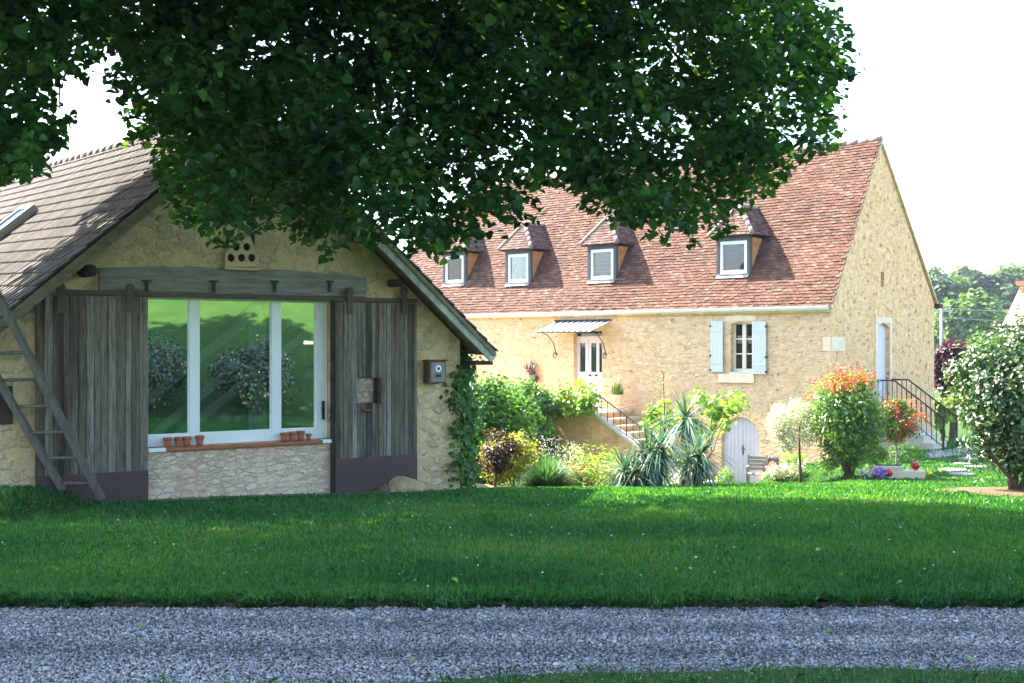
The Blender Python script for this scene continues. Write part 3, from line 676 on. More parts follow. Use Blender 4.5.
# meter box with dial
a, b_ = fb(423, 383), fb(440, 359.5)
mb = MB(); mb.box((a[0], -.17, a[1]), (b_[0], -.004, b_[1]-.02)); mb.box((a[0]-.02, -.2, b_[1]-.02), (b_[0]+.02, -.004, b_[1]))
mt = mb.build('meter_box', 'rust', barn, False, .006)
mb = MB(); mb.box((a[0]+.035, -.176, a[1]+.02), (b_[0]-.02, -.1705, b_[1]-.04)); mb.build('face_plate', 'garden_wood', mt)
cxm, czm = (a[0]+b_[0])/2+.01, a[1]+(b_[1]-a[1])*.62
mb = MB(); mb.tube([(cxm, -.185, czm), (cxm, -.1765, czm)], .055, 18); mb.build('dial', 'white', mt)
mb = MB(); mb.tube([(cxm, -.19, czm), (cxm, -.1855, czm)], .022, 14); mb.build('dial_hub', 'iron', mt); mb = MB(); mb.box((cxm-.05, -.181, czm-.13), (cxm+.05, -.1765, czm-.085)); mb.build('counter', 'iron', mt)
# roof: interlocking ribbed tiles
def ribbed(mb, O, U, V, N_, wid, length, tw=.2, ex=.265):
    prof = [(0, .0), (.018, .03), (.05, .036), (.075, .006), (.1, .004), (.122, .024), (.15, .024), (.17, .004), (.195, .0)]
    for i in range(int(length/ex)+1):
        for j in range(int(wid/tw)+1):
            o_ = Vector(O)+U*(j*tw)+V*(i*ex)+U*random.uniform(-.006, .006)+N_*random.uniform(0, .006); L = min(ex*1.08, length-i*ex+.02); vs = []
            for k, (du, dh) in enumerate(prof):
                vs += [o_+U*du+N_*(dh+.002), o_+U*du+N_*(dh+.03), o_+U*du+V*L+N_*(dh+.004)]
            fs = []
            for k in range(len(prof)-1): fs += [(3*k, 3*k+3, 3*k+4, 3*k+1), (3*k+1, 3*k+4, 3*k+5, 3*k+2)]
            mb.add(vs, fs)
FO = -.45
yv = Vector((0, 1, TILT)).normalized()
mb = MB(); rt = MB()
for sgn, ex_, ez_ in ((-1, EL, zl), (1, ER, zr)):
    V = Vector((AX-ex_, 0, AZ-ez_)); ln = V.length; V.normalize(); N_ = Vector((-V.z*(1 if sgn < 0 else -1), 0, abs(V.x)))
    N_ = V.cross(yv)*(1 if sgn > 0 else -1)
    if N_.z < 0: N_ = -N_
    O = Vector((ex_, FO, ez_+TILT*FO)); ribbed(rt, O+N_*.0, yv, V, N_, BL+.9, ln)
    p = [O, O+yv*(BL+1.2), O+yv*(BL+1.2)+V*ln, O+V*ln]
    mb.add(p+[q-N_*.06 for q in p], [(0, 1, 2, 3), (7, 6, 5, 4), (0, 3, 7, 4), (0, 4, 5, 1), (1, 5, 6, 2)])
broof = rt.build('roof', 'barn_tile', barn)
mb.build('roof_boarding', 'board', broof)
mb = MB()
for i in range(int((BL+1)/.38)):
    y = FO+i*.38; mb.tube([(AX, y, AZ+TILT*y+.02), (AX, y+.4, AZ+TILT*(y+.4)+.015)], [.1, .095], 10)
mb.build('ridge_tiles', 'barn_tile', broof, True)
# bargeboards
def board(ex_, ez_, wv, mt):
    V = Vector((AX-ex_, 0, AZ-ez_)).normalized(); N_ = Vector((-V.z, 0, V.x)); N_ = N_ if N_.z > 0 else -N_
    a = Vector((ex_, 0, ez_))-V*.05; b_ = Vector((AX, 0, AZ)); mb = MB()
    q = [a-N_*.02, b_-N_*.02, b_-N_*(.02+wv)-Vector((0, 0, wv*.25)), a-N_*(.02+wv)]
    mb.prism([(p.x, p.z) for p in q], FO+.03, FO+.075); return mb.build('bargeboard', mt, broof, False, .006)
bb1 = board(EL, zl, .12, 'board'); bb2 = board(ER, zr, .15, 'paleboard')
mb = MB(); mb.box((ER-.35, FO+.08, zr-.2), (ER-.02, .05, zr-.14)); mb.build('eave_soffit', 'darkwood', broof)
# skylight
V = Vector((AX-EL, 0, AZ-zl)).normalized(); N_ = Vector((-V.z, 0, V.x))
if N_.z < 0: N_ = -N_
Nt = yv.cross(V); pt = BARN.hit(40, 211, (AX, 0, AZ+.05), tuple(Nt)); pb = pt-V*1.35
mb = MB()
for off0, off1 in ((0, .09),):
    for (u0, u1, v0, v1) in ((0, .09, 0, 1.35), (.71, .8, 0, 1.35), (.09, .71, 0, .09), (.09, .71, 1.26, 1.35)):
        q = [pb+yv*u0+V*v0, pb+yv*u1+V*v0, pb+yv*u1+V*v1, pb+yv*u0+V*v1]
        mb.add([p+N_*.02 for p in q]+[p+N_*.15 for p in q], [(0, 1, 2, 3), (4, 5, 6, 7), (0, 1, 5, 4), (1, 2, 6, 5), (2, 3, 7, 6), (3, 0, 4, 7)])
sk = mb.build('skylight', 'grey_metal', broof)
mb = MB(); q = [pb+yv*.09+V*.09, pb+yv*.71+V*.09, pb+yv*.71+V*1.26, pb+yv*.09+V*1.26]; mb.add([p+N_*.12 for p in q], [(0, 1, 2, 3)]); mb.build('pane', 'blueglass', sk)
# ------------------------------------------------------------------ the house
house = thing('house', 'long two storey limestone house with steep red tile roof and four dormers', 'house', HOUSE.o, HOUSE.ang)
hf = HOUSE.fr; hs_ = HOUSE.sd
ZE = hf(831, 304)[1]
ya, ZA = hs_(880, 141); yb_, zb_ = hs_(934, 303)
XH = -20.2; XR = -16.0                         # hip corner and hip end of the ridge
def rect(p0, p1, q0, q1): a = hf(p0, q1); b_ = hf(p1, q0); return (a[0], b_[0], a[1], b_[1])
dr = rect(573.6, 602, 331, 411); wr = rect(730.5, 752.8, 321.5, 372); ar = rect(721.5, 760.3, 418, 481)
loops = []
loops.append([(dr[0], dr[2]), (dr[1], dr[2]), (dr[1], dr[3]), (dr[0], dr[3])])
hw = (wr[1]-wr[0])/2; wcx = (wr[0]+wr[1])/2
def seg_arch(x0, x1, z0, z1, rise, n=10):
    pts = [(x0, z0), (x1, z0)]; c = (x0+x1)/2; h = (x1-x0)/2
    for k in range(n+1):
        a = k/n; pts.append((x1-(x1-x0)*a, z1-rise+rise*math.sin(PI*a)))
    return pts
loops.append(seg_arch(wr[0], wr[1], wr[2], wr[3], .06))
ah = (ar[1]-ar[0])/2; acx = (ar[0]+ar[1])/2
def arch(x0, x1, z0, ztop, n=14):
    h = (x1-x0)/2; c = (x0+x1)/2; zs = ztop-h
    return [(x0, z0), (x1, z0)]+[(c+h*math.cos(PI*k/n), zs+h*math.sin(PI*k/n)) for k in range(n+1)]
loops.append(arch(ar[0], ar[1], .02, ar[3]))
plate('front_wall', [(XH, -.5), (0, -.5), (0, ZE+.02), (XH, ZE+.02)], loops, 0, .5, 'house_stone', house)
# gable wall
y0, zt0 = hs_(877.5, 323); y1, _ = hs_(889.5, 323); zdb = hs_(883, 411)[1]; z1_ = zt0
sl_ = hs_(880.6, 287); sl2 = hs_(884, 272)
gh = [[(y0, zdb), (y1, zdb)]+[(y1-(y1-y0)*k/8, z1_-.14+.14*math.sin(PI*k/8)) for k in range(9)], [(sl_[0], sl_[1]), (sl2[0], sl_[1]), (sl2[0], sl2[1]), (sl_[0], sl2[1])]]
zgf = ZE+.1
plate('gable_wall', [(0.001, -.6), (yb_, -.6), (yb_, zb_), (ya, ZA-.04), (.001, zgf)], gh, -.5, 0.0025, 'gable_stone', house, 'x')
mb = MB(); mb.box((XH, yb_-.5, -.5), (-.51, yb_, zb_)); mb.box((XH, .51, -.5), (XH+.5, yb_-.51, ZE)); pieces(mb, 'back_wall', 'house_stone', house, 0)
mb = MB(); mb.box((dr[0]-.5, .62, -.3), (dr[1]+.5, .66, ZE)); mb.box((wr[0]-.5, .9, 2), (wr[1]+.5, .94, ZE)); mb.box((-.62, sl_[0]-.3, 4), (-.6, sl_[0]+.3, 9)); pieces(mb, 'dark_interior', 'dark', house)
# roof
OV = .07
V = Vector((0, ya, ZA-ZE)).normalized(); N_ = Vector((0, -V.z, V.y)); rl = Vector((0, ya+OV, (ZA-ZE)*(ya+OV)/ya)).length
O = Vector((XH-.2, -OV, ZE-OV*V.z/V.y+.03)); U = Vector((1, 0, 0)); wid = -XH+.2+.06
hipk = (XR-XH)/rl
tm = MB(); tile_plane(tm, O, U, V, N_, wid, rl, .17, .108, lambda u, v_: v_ < rl and u < wid and u > v_*hipk, wob=.05, jit=.014)
roof = tm.build('roof', 'tile', house)
mb = MB()
p = [O, O+U*wid, O+U*wid+V*rl, O+U*(hipk*rl)+V*rl]; mb.add([q-N_*.012 for q in p]+[q-N_*.08 for q in p], [(0, 1, 2, 3), (7, 6, 5, 4), (0, 4, 5, 1), (1, 5, 6, 2), (2, 6, 7, 3), (3, 7, 4, 0)])
top = O+U*wid+V*rl; topl = O+U*(hipk*rl)+V*rl; br = Vector((.06, yb_+.2, zb_-.05)); bl = Vector((XH-.2, yb_+.2, zb_-.05)); fl_ = O
mb.add([top, br, bl, topl], [(0, 1, 2, 3)]); mb.add([topl, bl, fl_], [(0, 1, 2)])
mb.build('roof_boarding', 'dormer_tile', roof)
mb = MB()
for i in range(int(-XR/.36)+1):
    x = .06-i*.36; s = random.uniform(-.015, .015); mb.tube([(x, ya, ZA+.05+s), (x-.39, ya, ZA+.045+s)], [.09, .085], 10)
hipd = (O-topl); n_ = int(hipd.length/.36)
for i in range(n_):
    a = topl+hipd*(i/n_); b_ = topl+hipd*((i+1.06)/n_); mb.tube([a+Vector((0, 0, .04)), b_+Vector((0, 0, .04))], [.11, .12], 10)
mb.build('ridge_tiles', 'ridge_tile', roof, True)
# verge along the gable: mortar and tile edge
mb = MB()
for (a, b_) in (((0, -OV+.02, ZE-OV*V.z/V.y), (0, ya, ZA-.02)), ((0, yb_+.15, zb_-.02), (0, ya, ZA-.02))):
    mb.bar(Vector(a)+Vector((.03, 0, .0)), Vector(b_)+Vector((.03, 0, 0)), .1, .06)
mb.build('verge', 'house_stone', roof)
mb = MB(); mb.bar((.02, yb_+.05, zb_-.08), (.02, yb_+.3, zb_-.12), .3, .12); mb.build('back_eave_tiles', 'tile', roof)
# gutter and pale eave course
gy0 = -OV-.06; gz0 = ZE-OV*V.z/V.y-.0
mb = MB(); mb.tube([(XH, gy0, gz0-.02), (-.02, gy0, gz0+.0)], .062, 10); mb.build('gutter', 'cream', house, True)
mb = MB(); mb.box((XH, -.1, ZE-.22), (-.02, -.003, ZE-.1)); mb.build('eave_course', 'house_stone', house)
# quoins and odd pale blocks
mb = MB()
for px0, px1, q0, q1, sd_ in ((823, 831, 337, 351, 0),):
    a = hf(px0, q1); b_ = hf(px1, q0); mb.box((a[0], -.012, a[1]), (-.004, -.002, b_[1]))
for px0, px1, q0, q1 in ((831, 845, 337, 351),):
    a = hs_(px0, q1); b_ = hs_(px1, q0); mb.box((.003, .004, a[1]), (.014, b_[0], b_[1]))
pieces(mb, 'quoin_block', 'pale_stone', house, .004)
# dormers
def dormer(px, py, k):
    p = HOUSE.hit(px, py, tuple(Vector((0, 0, ZE))+N_*.03), tuple(N_)); x, y, z = p
    d = bpy.data.objects.new('dormer', None); d.location = (x, y-.05, z); link(d, house)
    hwid, hh = .585, 1.1; rise = .92; ev = .17; ap = .42; tp = V.z/V.y
    mb = MB()
    mb.box((-hwid, 0, -.02), (-.47, .12, hh)); mb.box((.47, 0, -.02), (hwid, .12, hh)); mb.box((-.47, 0, hh-.09), (.47, .12, hh)); mb.box((-hwid, -.06, hh+.003), (hwid, .1, hh+.06))
    mb.build('surround', 'grey_metal' if False else 'slate', d, False, .005)
    mb = MB()
    for s in (-1, 1):
        n_ = 8
        for i in range(n_):
            za, zb3 = hh*i/n_, hh*(i+1)/n_-.012
            ye = max(.14, (za+.05)/tp)+.05
            mb.box((s*(hwid-.03), .122, za), (s*(hwid-.03-.0)+s*.02*(1-i % 2*.3), ye+.35*0+ (zb3-za)*0 + .02, zb3))
        q = [(s*(hwid-.032), .121, 0), (s*(hwid-.032), .121, hh), (s*(hwid-.032), hh/tp+.1, hh)]
        mb.add(q, [(0, 1, 2)])
    mb.build('cheek', 'cheek', d)
    mb = MB(); f0, f1, g0, g1 = -.465, .465, .02, hh-.095
    mb.box((f0, .02, g0), (f0+.1, .09, g1)); mb.box((f1-.1, .02, g0), (f1, .09, g1)); mb.box((f0+.1, .02, g0), (f1-.1, .09, g0+.11)); mb.box((f0+.1, .02, g1-.1), (f1-.1, .09, g1))
    fr_ = mb.build('window_frame', 'white', d, False, .006)
    mb = MB(); mb.box((f0+.1, .055, g0+.11), (f1-.1, .063, g1-.1)); mb.build('pane', 'darkglass' if k < 2 else 'darkglass', fr_)
    mb = MB()
    if k == 0 or k == 1: mb.box((f0+.1, .15, g0+.1), (f1-.1, .155, g1-.1)); mb.build('curtain', 'netgreen', fr_)
    else:
        mb.box((f0+.1, .14, g0+.1), (f1-.1, .145, g1-.1)); mb.build('blind', 'blueblind' if k == 3 else 'greyblind', fr_)
        mb = MB()
        for i in range(6):
            zz = g0+.13+i*.13; mb.tube([(f0+.1+.7*j/14, .137, zz+.02*math.sin(j*1.6)) for j in range(15)], .006, 5)
        mb.build('lace', 'white' if k == 2 else 'paleblue', fr_)
    mb = MB(); mb.add([(-.55, -.1, -.05-.1*tp*.35), (.55, -.1, -.05-.1*tp*.35), (.55, .02, .02), (-.55, .02, .02)], [(0, 1, 2, 3)]); mb.box((-.52, -.05, -.02), (.52, .02, .018)); mb.build('lead_sill', 'lead', d)
    # little hipped roof
    zt_ = hh+.05; W_ = hwid+ev; yf = -ev; apx_ = Vector((0, yf+ap+.12, zt_+rise)); yb2 = (zt_+rise)/tp+.06
    tl_, tr_ = Vector((-W_, yf, zt_)), Vector((W_, yf, zt_)); tm = MB()
    # front hip
    Vf = (apx_-Vector((0, yf, zt_))); lf = Vf.length; Vf.normalize(); Nf = Vector((1, 0, 0)).cross(Vf)
    tile_plane(tm, tl_, (1, 0, 0), Vf, Nf, 2*W_, lf, .16, .1, lambda u, v_: v_ < lf and abs(u-W_) < W_*(1-v_/lf), wob=0, jit=.008)
    sh = MB(); sh.add([tl_, tr_, apx_], [(0, 1, 2)])
    for s in (-1, 1):
        Vs = Vector((-s*W_, 0, rise)); ls = Vs.length; Vs.normalize(); Ns = Vector((s*rise, 0, W_)).normalized()
        ln = yb2-yf
        def ins(u, v_, ls=ls, ln=ln):
            kz = v_/ls; yy = yf+u
            return v_ < ls and u > kz*(ap+.12) and yy < (zt_+rise*kz)/tp+.05
        tile_plane(tm, (s*W_, yf, zt_), (0, 1, 0), Vs, Ns, ln, ls, .16, .1, ins, wob=0, jit=.008)
        sh.add([(s*W_, yf, zt_), (s*W_, zt_/tp+.06, zt_), (0, yb2, zt_+rise), apx_], [(0, 1, 2, 3)])
    dr_ = tm.build('dormer_roof', 'dormer_tile', d)
    sh.v = [(a, b_, c-.012) for a, b_, c in sh.v]; sh.build('boarding', 'slate', dr_)
    mb = MB()
    for c_ in (tl_, tr_):
        n_ = 5
        for i in range(n_):
            a = c_.lerp(apx_, i/n_); b_ = c_.lerp(apx_, (i+1.1)/n_); mb.tube([a+Vector((0, 0, .03)), b_+Vector((0, 0, .035))], [.075, .065], 8)
    n_ = 3
    for i in range(n_):
        a = apx_.lerp(Vector((0, yb2, zt_+rise)), i/n_); b_ = apx_.lerp(Vector((0, yb2, zt_+rise)), (i+1.1)/n_); mb.tube([a+Vector((0, 0, .03)), b_+Vector((0, 0, .03))], [.08, .075], 8)
    mb.build('hip_tiles', 'ridge_tile', dr_, True)
    return d
M['awning_dark'] = plain('dark_awning', (.02, .022, .03), .95, .1, 6, 0, 0, .01, .05); M['awning_pale'] = plain('pale_awning', (.5, .53, .56), .9, .1, 6, 0, 0, .01, .1)
M['slate'] = plain('dark_slate', (.07, .065, .075), .7, .3, 6)
M['netgreen'] = plain('green_net', (.16, .22, .17), .9, .3, 4, 0, 0)
M['blueblind'] = plain('blue_blind', (.05, .13, .42), .8, .15, 10, 0, 0)
M['greyblind'] = plain('grey_blind', (.12, .13, .17), .8, .15, 10, 0, 0)
M['paleblue'] = plain('pale_blue', (.25, .36, .55), .8, .1, 10, 0, 0)
for k, (px, py) in enumerate(((455, 283.5), (518.7, 283), (602.5, 280), (734, 274.5))): dormer(px, py, k)
# front door
mb = MB(); x0, x1, z0, z1 = dr; zt_ = hf(588, 336)[1]
slots = [rect(576.6, 582.2, 343, 371.7), rect(587.8, 593.2, 343, 371.7), rect(596, 601, 343, 371.7)]
slots = [(a, b_, z1-.62-1.0+.25, z1-.35) for a, b_, _, _ in slots]
slots = [(a, b_, hf(588, 372)[1], hf(588, 343)[1]) for a, b_, _, _ in slots]
fd = plate('front_door', [(x0+.003, z0), (x1-.003, z0), (x1-.003, zt_), (x0+.003, zt_)], [[(a, c), (b_, c), (b_, d), (a, d)] for a, b_, c, d in slots], .17, .23, 'door_white', house)
for a, b_, c, d in slots:
    mb = MB(); mb.box((a, .2, c), (b_, .206, d)); mb.build('pane', 'darkglass', fd)
mb = MB()
for a, b_ in ((x0+.1, x0+.42), (x0+.52, x0+.8), (x0+.88, x1-.07)): mb.box((a, .155, z0+.25), (b_, .1695, z0+.85))
mb.box((x0+.003, .155, zt_-.07), (x1-.003, .1695, zt_-.01)); mb.box((x0+.44, .15, z0), (x0+.49, .1695, zt_-.08)); pieces(mb, 'panel', 'door_white', fd, .01)
mb = MB()
for px in (587.5, 593.5):
    x, z = hf(px, 375.5); mb.tube([(x, .17, z), (x, .1, z)], .03, 10)
pieces(mb, 'door_knob', 'iron', fd, 0)
mb = MB(); mb.box((x0+.003, .2, zt_+.003), (x1-.003, .22, z1)); mb.build('transom', 'darkglass', house)
mb = MB(); mb.box((x0-.02, -.02, z0-.12), (x1+.02, .17, z0-.004)); mb.build('doorstep', 'pale_stone', house)
# awning of clear and dark stripes on iron scrolls
bl_, brr = hf(556, 321.5), hf(611, 321.5)
ff = HOUSE.hit(538, 331.5, (0, -.95, 0), (0, 1, 0)); ff2 = HOUSE.hit(590, 331, (0, -.95, 0), (0, 1, 0))
mb = MB(); mw = MB(); n_ = 19
for i in range(n_):
    a0, a1 = i/n_, (i+1)/n_
    q = [Vector((bl_[0]+(brr[0]-bl_[0])*k, -.01, bl_[1])) for k in (a0, a1)]; r_ = [Vector((ff.x+(ff2.x-ff.x)*k, -.95, ff.z)) for k in (a1, a0)]
    vs = q+r_; vs = vs+[v_-Vector((0, 0, .025)) for v_ in vs]
    (mb if i % 2 else mw).add(vs, [(0, 1, 2, 3), (7, 6, 5, 4), (0, 4, 5, 1), (1, 5, 6, 2), (2, 6, 7, 3), (3, 7, 4, 0)])
aw = mw.build('awning', 'awning_pale', house); mb.build('dark_stripe', 'awning_dark', aw)
mb = MB(); mb.tube([(ff.x-.02, -.96, ff.z-.03), (ff2.x+.02, -.96, ff.z-.03)], .018, 6); mb.tube([(bl_[0]-.03, -.03, bl_[1]+.02), (brr[0]+.03, -.03, bl_[1]+.02)], .03, 6); mb.build('awning_bar', 'iron', aw)
for xx in (bl_[0]+.12, brr[0]-.1):
    mb = MB(); pts = [(xx, -.9, ff.z-.03), (xx, -.6, ff.z-.1), (xx, -.3, ff.z-.35), (xx, -.12, ff.z-.75)]
    mb.tube(pts, .016, 6); cc = Vector((xx, -.2, ff.z-.78)); mb.tube([cc+Vector((0, math.cos(a)*.12*(1-a/14), math.sin(a)*.12*(1-a/14))) for a in np.linspace(0, 9, 22)], .014, 5)
    mb.tube([(xx, -.9, ff.z-.03), (xx, -.02, bl_[1])], .014, 6); mb.build('scroll_bracket', 'iron', aw)
# casement window with shutters
x0, x1, z0, z1 = wr
mb = MB(); D = .16
mb.box((x0+.003, D, z0), (x0+.07, D+.07, z1-.07)); mb.box((x1-.07, D, z0), (x1-.003, D+.07, z1-.07)); mb.box((x0+.07, D, z0), (x1-.07, D+.07, z0+.1)); mb.box((x0+.003, D, z1-.07), (x1-.003, D+.07, z1+.02)); mb.box((wcx-.06, D-.02, z0+.1), (wcx+.06, D+.07, z1-.07))
cw = mb.build('casement_window', 'cream', house, False, .006)
for a, b_ in ((x0+.07, wcx-.06), (wcx+.06, x1-.07)):
    mb = MB(); mb.box((a, D+.04, z0+.1), (b_, D+.046, z1-.07)); mb.build('pane', 'darkglass', cw)
mb = MB()
for a, b_ in ((x0+.07, wcx-.06), (wcx+.06, x1-.07)):
    for k in (1, 2): zz = z0+.1+(z1-z0-.17)*k/3; mb.box((a, D+.01, zz-.02), (b_, D+.039, zz+.02))
pieces(mb, 'glazing_bar', 'cream', cw)
mb = MB(); mb.box((x0+.08, .5, z0), (wcx-.1, .52, z0+(z1-z0)*.66)); mb.build('net_curtain', 'curtain', cw)
mb = MB(); mb.box((x0-.02, -.03, z0-.09), (x1+.02, .2, z0-.003)); mb.build('window_ledge', 'shutter', cw, False, .006)
for pa, pb_, q0, q1 in ((711.7, 723.9, 321, 371.8), (753.2, 767, 321.3, 373.8)):
    a, b_, c, d = rect(pa, pb_, q0, q1); mb = MB(); n_ = 5
    for i in range(n_): mb.box((a+(b_-a)*i/n_+.003, -.075, c), (a+(b_-a)*(i+1)/n_-.003, -.04, d))
    sh_ = mb.build('shutter', 'shutter', house, False, .003)
    mb = MB(); [mb.box((a+.01, -.09, c+(d-c)*k-.025), (b_-.01, -.0755, c+(d-c)*k+.025)) for k in (.18, .82)]; pieces(mb, 'batten', 'shutter', sh_, 0)
    mb = MB(); s = a if pa < 730 else b_
    for k in (.04, .32, .9): mb.box((s-.03, -.085, c+(d-c)*k-.03), (s+.03, -.03, c+(d-c)*k+.03))
    pieces(mb, 'hinge', 'iron', sh_, 0)
a, b_, c, d = rect(718.7, 754.6, 374.5, 382.4); mb = MB(); mb.box((a, -.05, c), (b_, -.003, d)); mb.build('stone_sill', 'pale_stone', house, False, .008)
a, b_, c, d = rect(724.5, 756, 314, 321); mb = MB(); mb.prism([(a, c), (b_, c), (b_-.02, d-.05), ((a+b_)/2, d), (a+.02, d-.05)], -.008, -.0025); mb.build('stone_lintel', 'pale_stone', house)
# cellar door in its arch
x0, x1 = ar[0], ar[1]; zs = ar[3]-ah; mb = MB(); n_ = 10
for i in range(n_):
    a, b_ = x0+(x1-x0)*i/n_+.003, x0+(x1-x0)*(i+1)/n_-.003
    f_ = lambda x: zs+math.sqrt(max(0, ah*ah-(x-acx)**2))-.004
    mb.prism([(a, .03), (b_, .03), (b_, f_(b_)), ((a+b_)/2, f_((a+b_)/2)), (a, f_(a))], .1, .15)
cd = mb.build('cellar_door', 'cellar', house, False, .004)
mb = MB(); x, z = hf(741, 449); mb.box((x-.03, .085, z-.17), (x+.03, .0995, z+.1)); mb.tube([(x, .09, z), (x, .04, z), (x+.12, .04, z)], .014, 6); mb.build('handle', 'iron', cd)
mb = MB(); mb.box((acx-.016, .085, .03), (acx+.016, .0995, ar[3]-.01)); mb.build('centre_strip', 'cellar', cd)
mb = MB()
for k in range(11):
    a0, a1 = PI*k/11+.015, PI*(k+1)/11-.015; ri, ro = ah+.003, ah+.2
    mb.prism([(acx+ri*math.cos(a0), zs+ri*math.sin(a0)), (acx+ro*math.cos(a0), zs+ro*math.sin(a0)), (acx+ro*math.cos(a1), zs+ro*math.sin(a1)), (acx+ri*math.cos(a1), zs+ri*math.sin(a1))], -.006, -.002)
mb.build('arch_stones', 'house_stone', house)
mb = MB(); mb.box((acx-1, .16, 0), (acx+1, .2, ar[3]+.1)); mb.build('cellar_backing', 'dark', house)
# gable door
mb = MB(); ym = (y0+y1)/2; D = -.12
for a, b_ in ((y0+.004, ym-.004), (ym+.004, y1-.004)):
    n_ = 3
    for i in range(n_):
        c, d = a+(b_-a)*i/n_, a+(b_-a)*(i+1)/n_-.004; f_ = lambda y: z1_-.14+.14*math.sin(PI*(y-y0)/(y1-y0))-.004
        mb.add([(D, c, zdb), (D, d, zdb), (D, d, f_(d)), (D, c, f_(c)), (D-.05, c, zdb), (D-.05, d, zdb), (D-.05, d, f_(d)), (D-.05, c, f_(c))], [(0, 1, 2, 3), (7, 6, 5, 4), (0, 4, 5, 1), (1, 5, 6, 2), (2, 6, 7, 3), (3, 7, 4, 0)])
mb.build('side_door', 'door_white', house)
mb = MB(); yo0, yo1, zo = hs_(875, 323)[0], hs_(891.5, 323)[0], hs_(883, 317)[1]
for (a, b_, c, d) in ((yo0, y0-.003, zdb, z1_), (y1+.003, yo1, zdb, z1_), (yo0, yo1, z1_+.003, zo)): mb.box((.003, a, c), (.02, b_, d))
pieces(mb, 'door_surround', 'pale_stone', house, .004)
# ------------------------------------------------------------------ terrace, steps, railing by the front door
LZ = -2.1+4.1; TX1 = hf(595, 411)[0]; TX0 = -16.5; TD = -2.0
tx = HOUSE.fr(593, 411, TD)[0]
ter = thing('stone_terrace', 'raised stone terrace with coping and steps before the front door', 'terrace', HOUSE.o, HOUSE.ang)
mb = MB(); mb.box((TX0, TD, -.4), (tx, -.004, LZ)); mb.box((TX0, TD-.0, LZ), (tx-.3, TD+.3, LZ+.55)); mb.build('terrace_wall', 'terr_stone', ter)
mb = MB(); mb.box((TX0, TD-.06, LZ+.553), (tx-.25, TD+.36, LZ+.63)); mb.build('coping', 'pale_stone', ter, False, .01)
mb = MB(); mb.box((TX0, TD+.305, LZ+.003), (tx-.0, -.004, LZ+.05)); mb.build('terrace_floor', 'step_stone', ter)
ns = 10; rise = LZ/ns*.98; run = .33; mb = MB(); st = MB()
for i in range(ns):
    z = LZ-rise*(i+1); a = tx+run*i
    st.box((a-.02, TD+.25, z-.002), (a+run+.03, -.006, z+.06)); mb.box((a, TD+.25, -.4), (a+run, -.006, z-.003))
mb.build('step_mass', 'terr_stone', ter); st.build('tread', 'step_stone', ter, False, .01)
mb = MB(); mb.prism([(tx, -.4), (tx+run*ns, -.4), (tx+run*ns, .12), (tx, LZ+.0)], TD, TD+.22); mb.build('string_wall', 'terr_stone', ter)
mb = MB(); mb.bar((tx-.02, TD+.11, LZ+.05), (tx+run*ns, TD+.11, .17), .28, .07); mb.build('string_coping', 'step_stone', ter)
rl_ = thing('stair_railing', 'thin dark iron railing down the steps of the front terrace', 'railing', HOUSE.wor(tx, TD, LZ), HOUSE.ang)
mb = MB(); sl_k = (.12-LZ)/(run*ns); L_ = run*ns
mb.tube([(.0, .1, .62), (.0, .1, .66), (L_, .1, .66+sl_k*L_)], .022, 6); mb.build('handrail', 'iron', rl_)
mb = MB()
for i in range(15):
    x = L_*i/14; mb.tube([(x, .1, .06+sl_k*x), (x, .1, .66+sl_k*x)], .013 if i % 5 else .02, 5)
mb.build('balusters', 'iron', rl_)
# gable steps
GST = thing('garden_steps', 'pale stone steps leading up to the narrow gable door', 'steps', HOUSE.wor(0, 0, 0), HOUSE.ang)
YA, YB = y0-.1, y1+.12; GZ0 = -3.02+4.1; GL = zdb; lx = .6; n_ = 5; rr = (GL-GZ0)/n_; rn = .27
mb = MB(); mb.box((.022, YA, .3), (lx, YB, GL)); mb.build('landing', 'step_stone', GST, False, .01)
mb = MB()
for i in range(n_-1): mb.box((lx+rn*i+.002, YA, .3), (lx+rn*(i+1)+.02, YB, GL-rr*(i+1)))
mb.build('tread', 'step_stone', GST, False, .012)
for nm, yy, lab in (('stair_railing', YA+.03, 'black iron railing on the near side of the gable steps'), ('stair_railing', YB-.03, 'black iron railing on the far side of the gable steps')):
    q = thing(nm, lab, 'railing', HOUSE.wor(0, 0, 0), HOUSE.ang, 'railings of the gable steps'); ex_ = lx+rn*n_+.05; zb3 = GZ0+.0; hr_ = .93
    mb = MB(); mb.tube([(.03, yy, GL+hr_), (lx-.05, yy, GL+hr_), (ex_, yy, GZ0+hr_)], .024, 6); mb.tube([(lx, yy, GL+.1), (ex_, yy, GZ0+.12)], .014, 5); mb.build('handrail', 'iron', q)
    mb = MB(); mb.tube([(ex_, yy, GZ0-.05), (ex_, yy, GZ0+hr_+.06)], .032, 8); mb.build('newel_post', 'iron', q)
    mb = MB()
    for i in range(13):
        x = .05+(ex_-.1)*i/13; zt = GL+hr_ if x < lx-.05 else GL+hr_+(x-lx+.05)/(ex_-lx+.05)*(GZ0-GL); mb.tube([(x, yy, max(GZ0, zt-hr_+.05)), (x, yy, zt)], .011, 5)
    mb.build('balusters', 'iron', q)
# paving at their foot
mb = MB(); pv = [HOUSE.wor(x, y, 0) for x, y in ((.3, .6), (2.6, .9), (3.2, 3.4), (2.2, 4.6), (1.9, 2.75), (.5, 2.75))]
mb.add([(p_.x, p_.y, gz(p_.x, p_.y)+.03) for p_ in pv]+[(p_.x, p_.y, gz(p_.x, p_.y)-.1) for p_ in pv], [(0, 1, 2, 3, 4, 5)]+[(i, (i+1) % 6, 6+(i+1) % 6, 6+i) for i in range(6)])
tag(mb.build('paved_path', 'paving'), kind='structure')
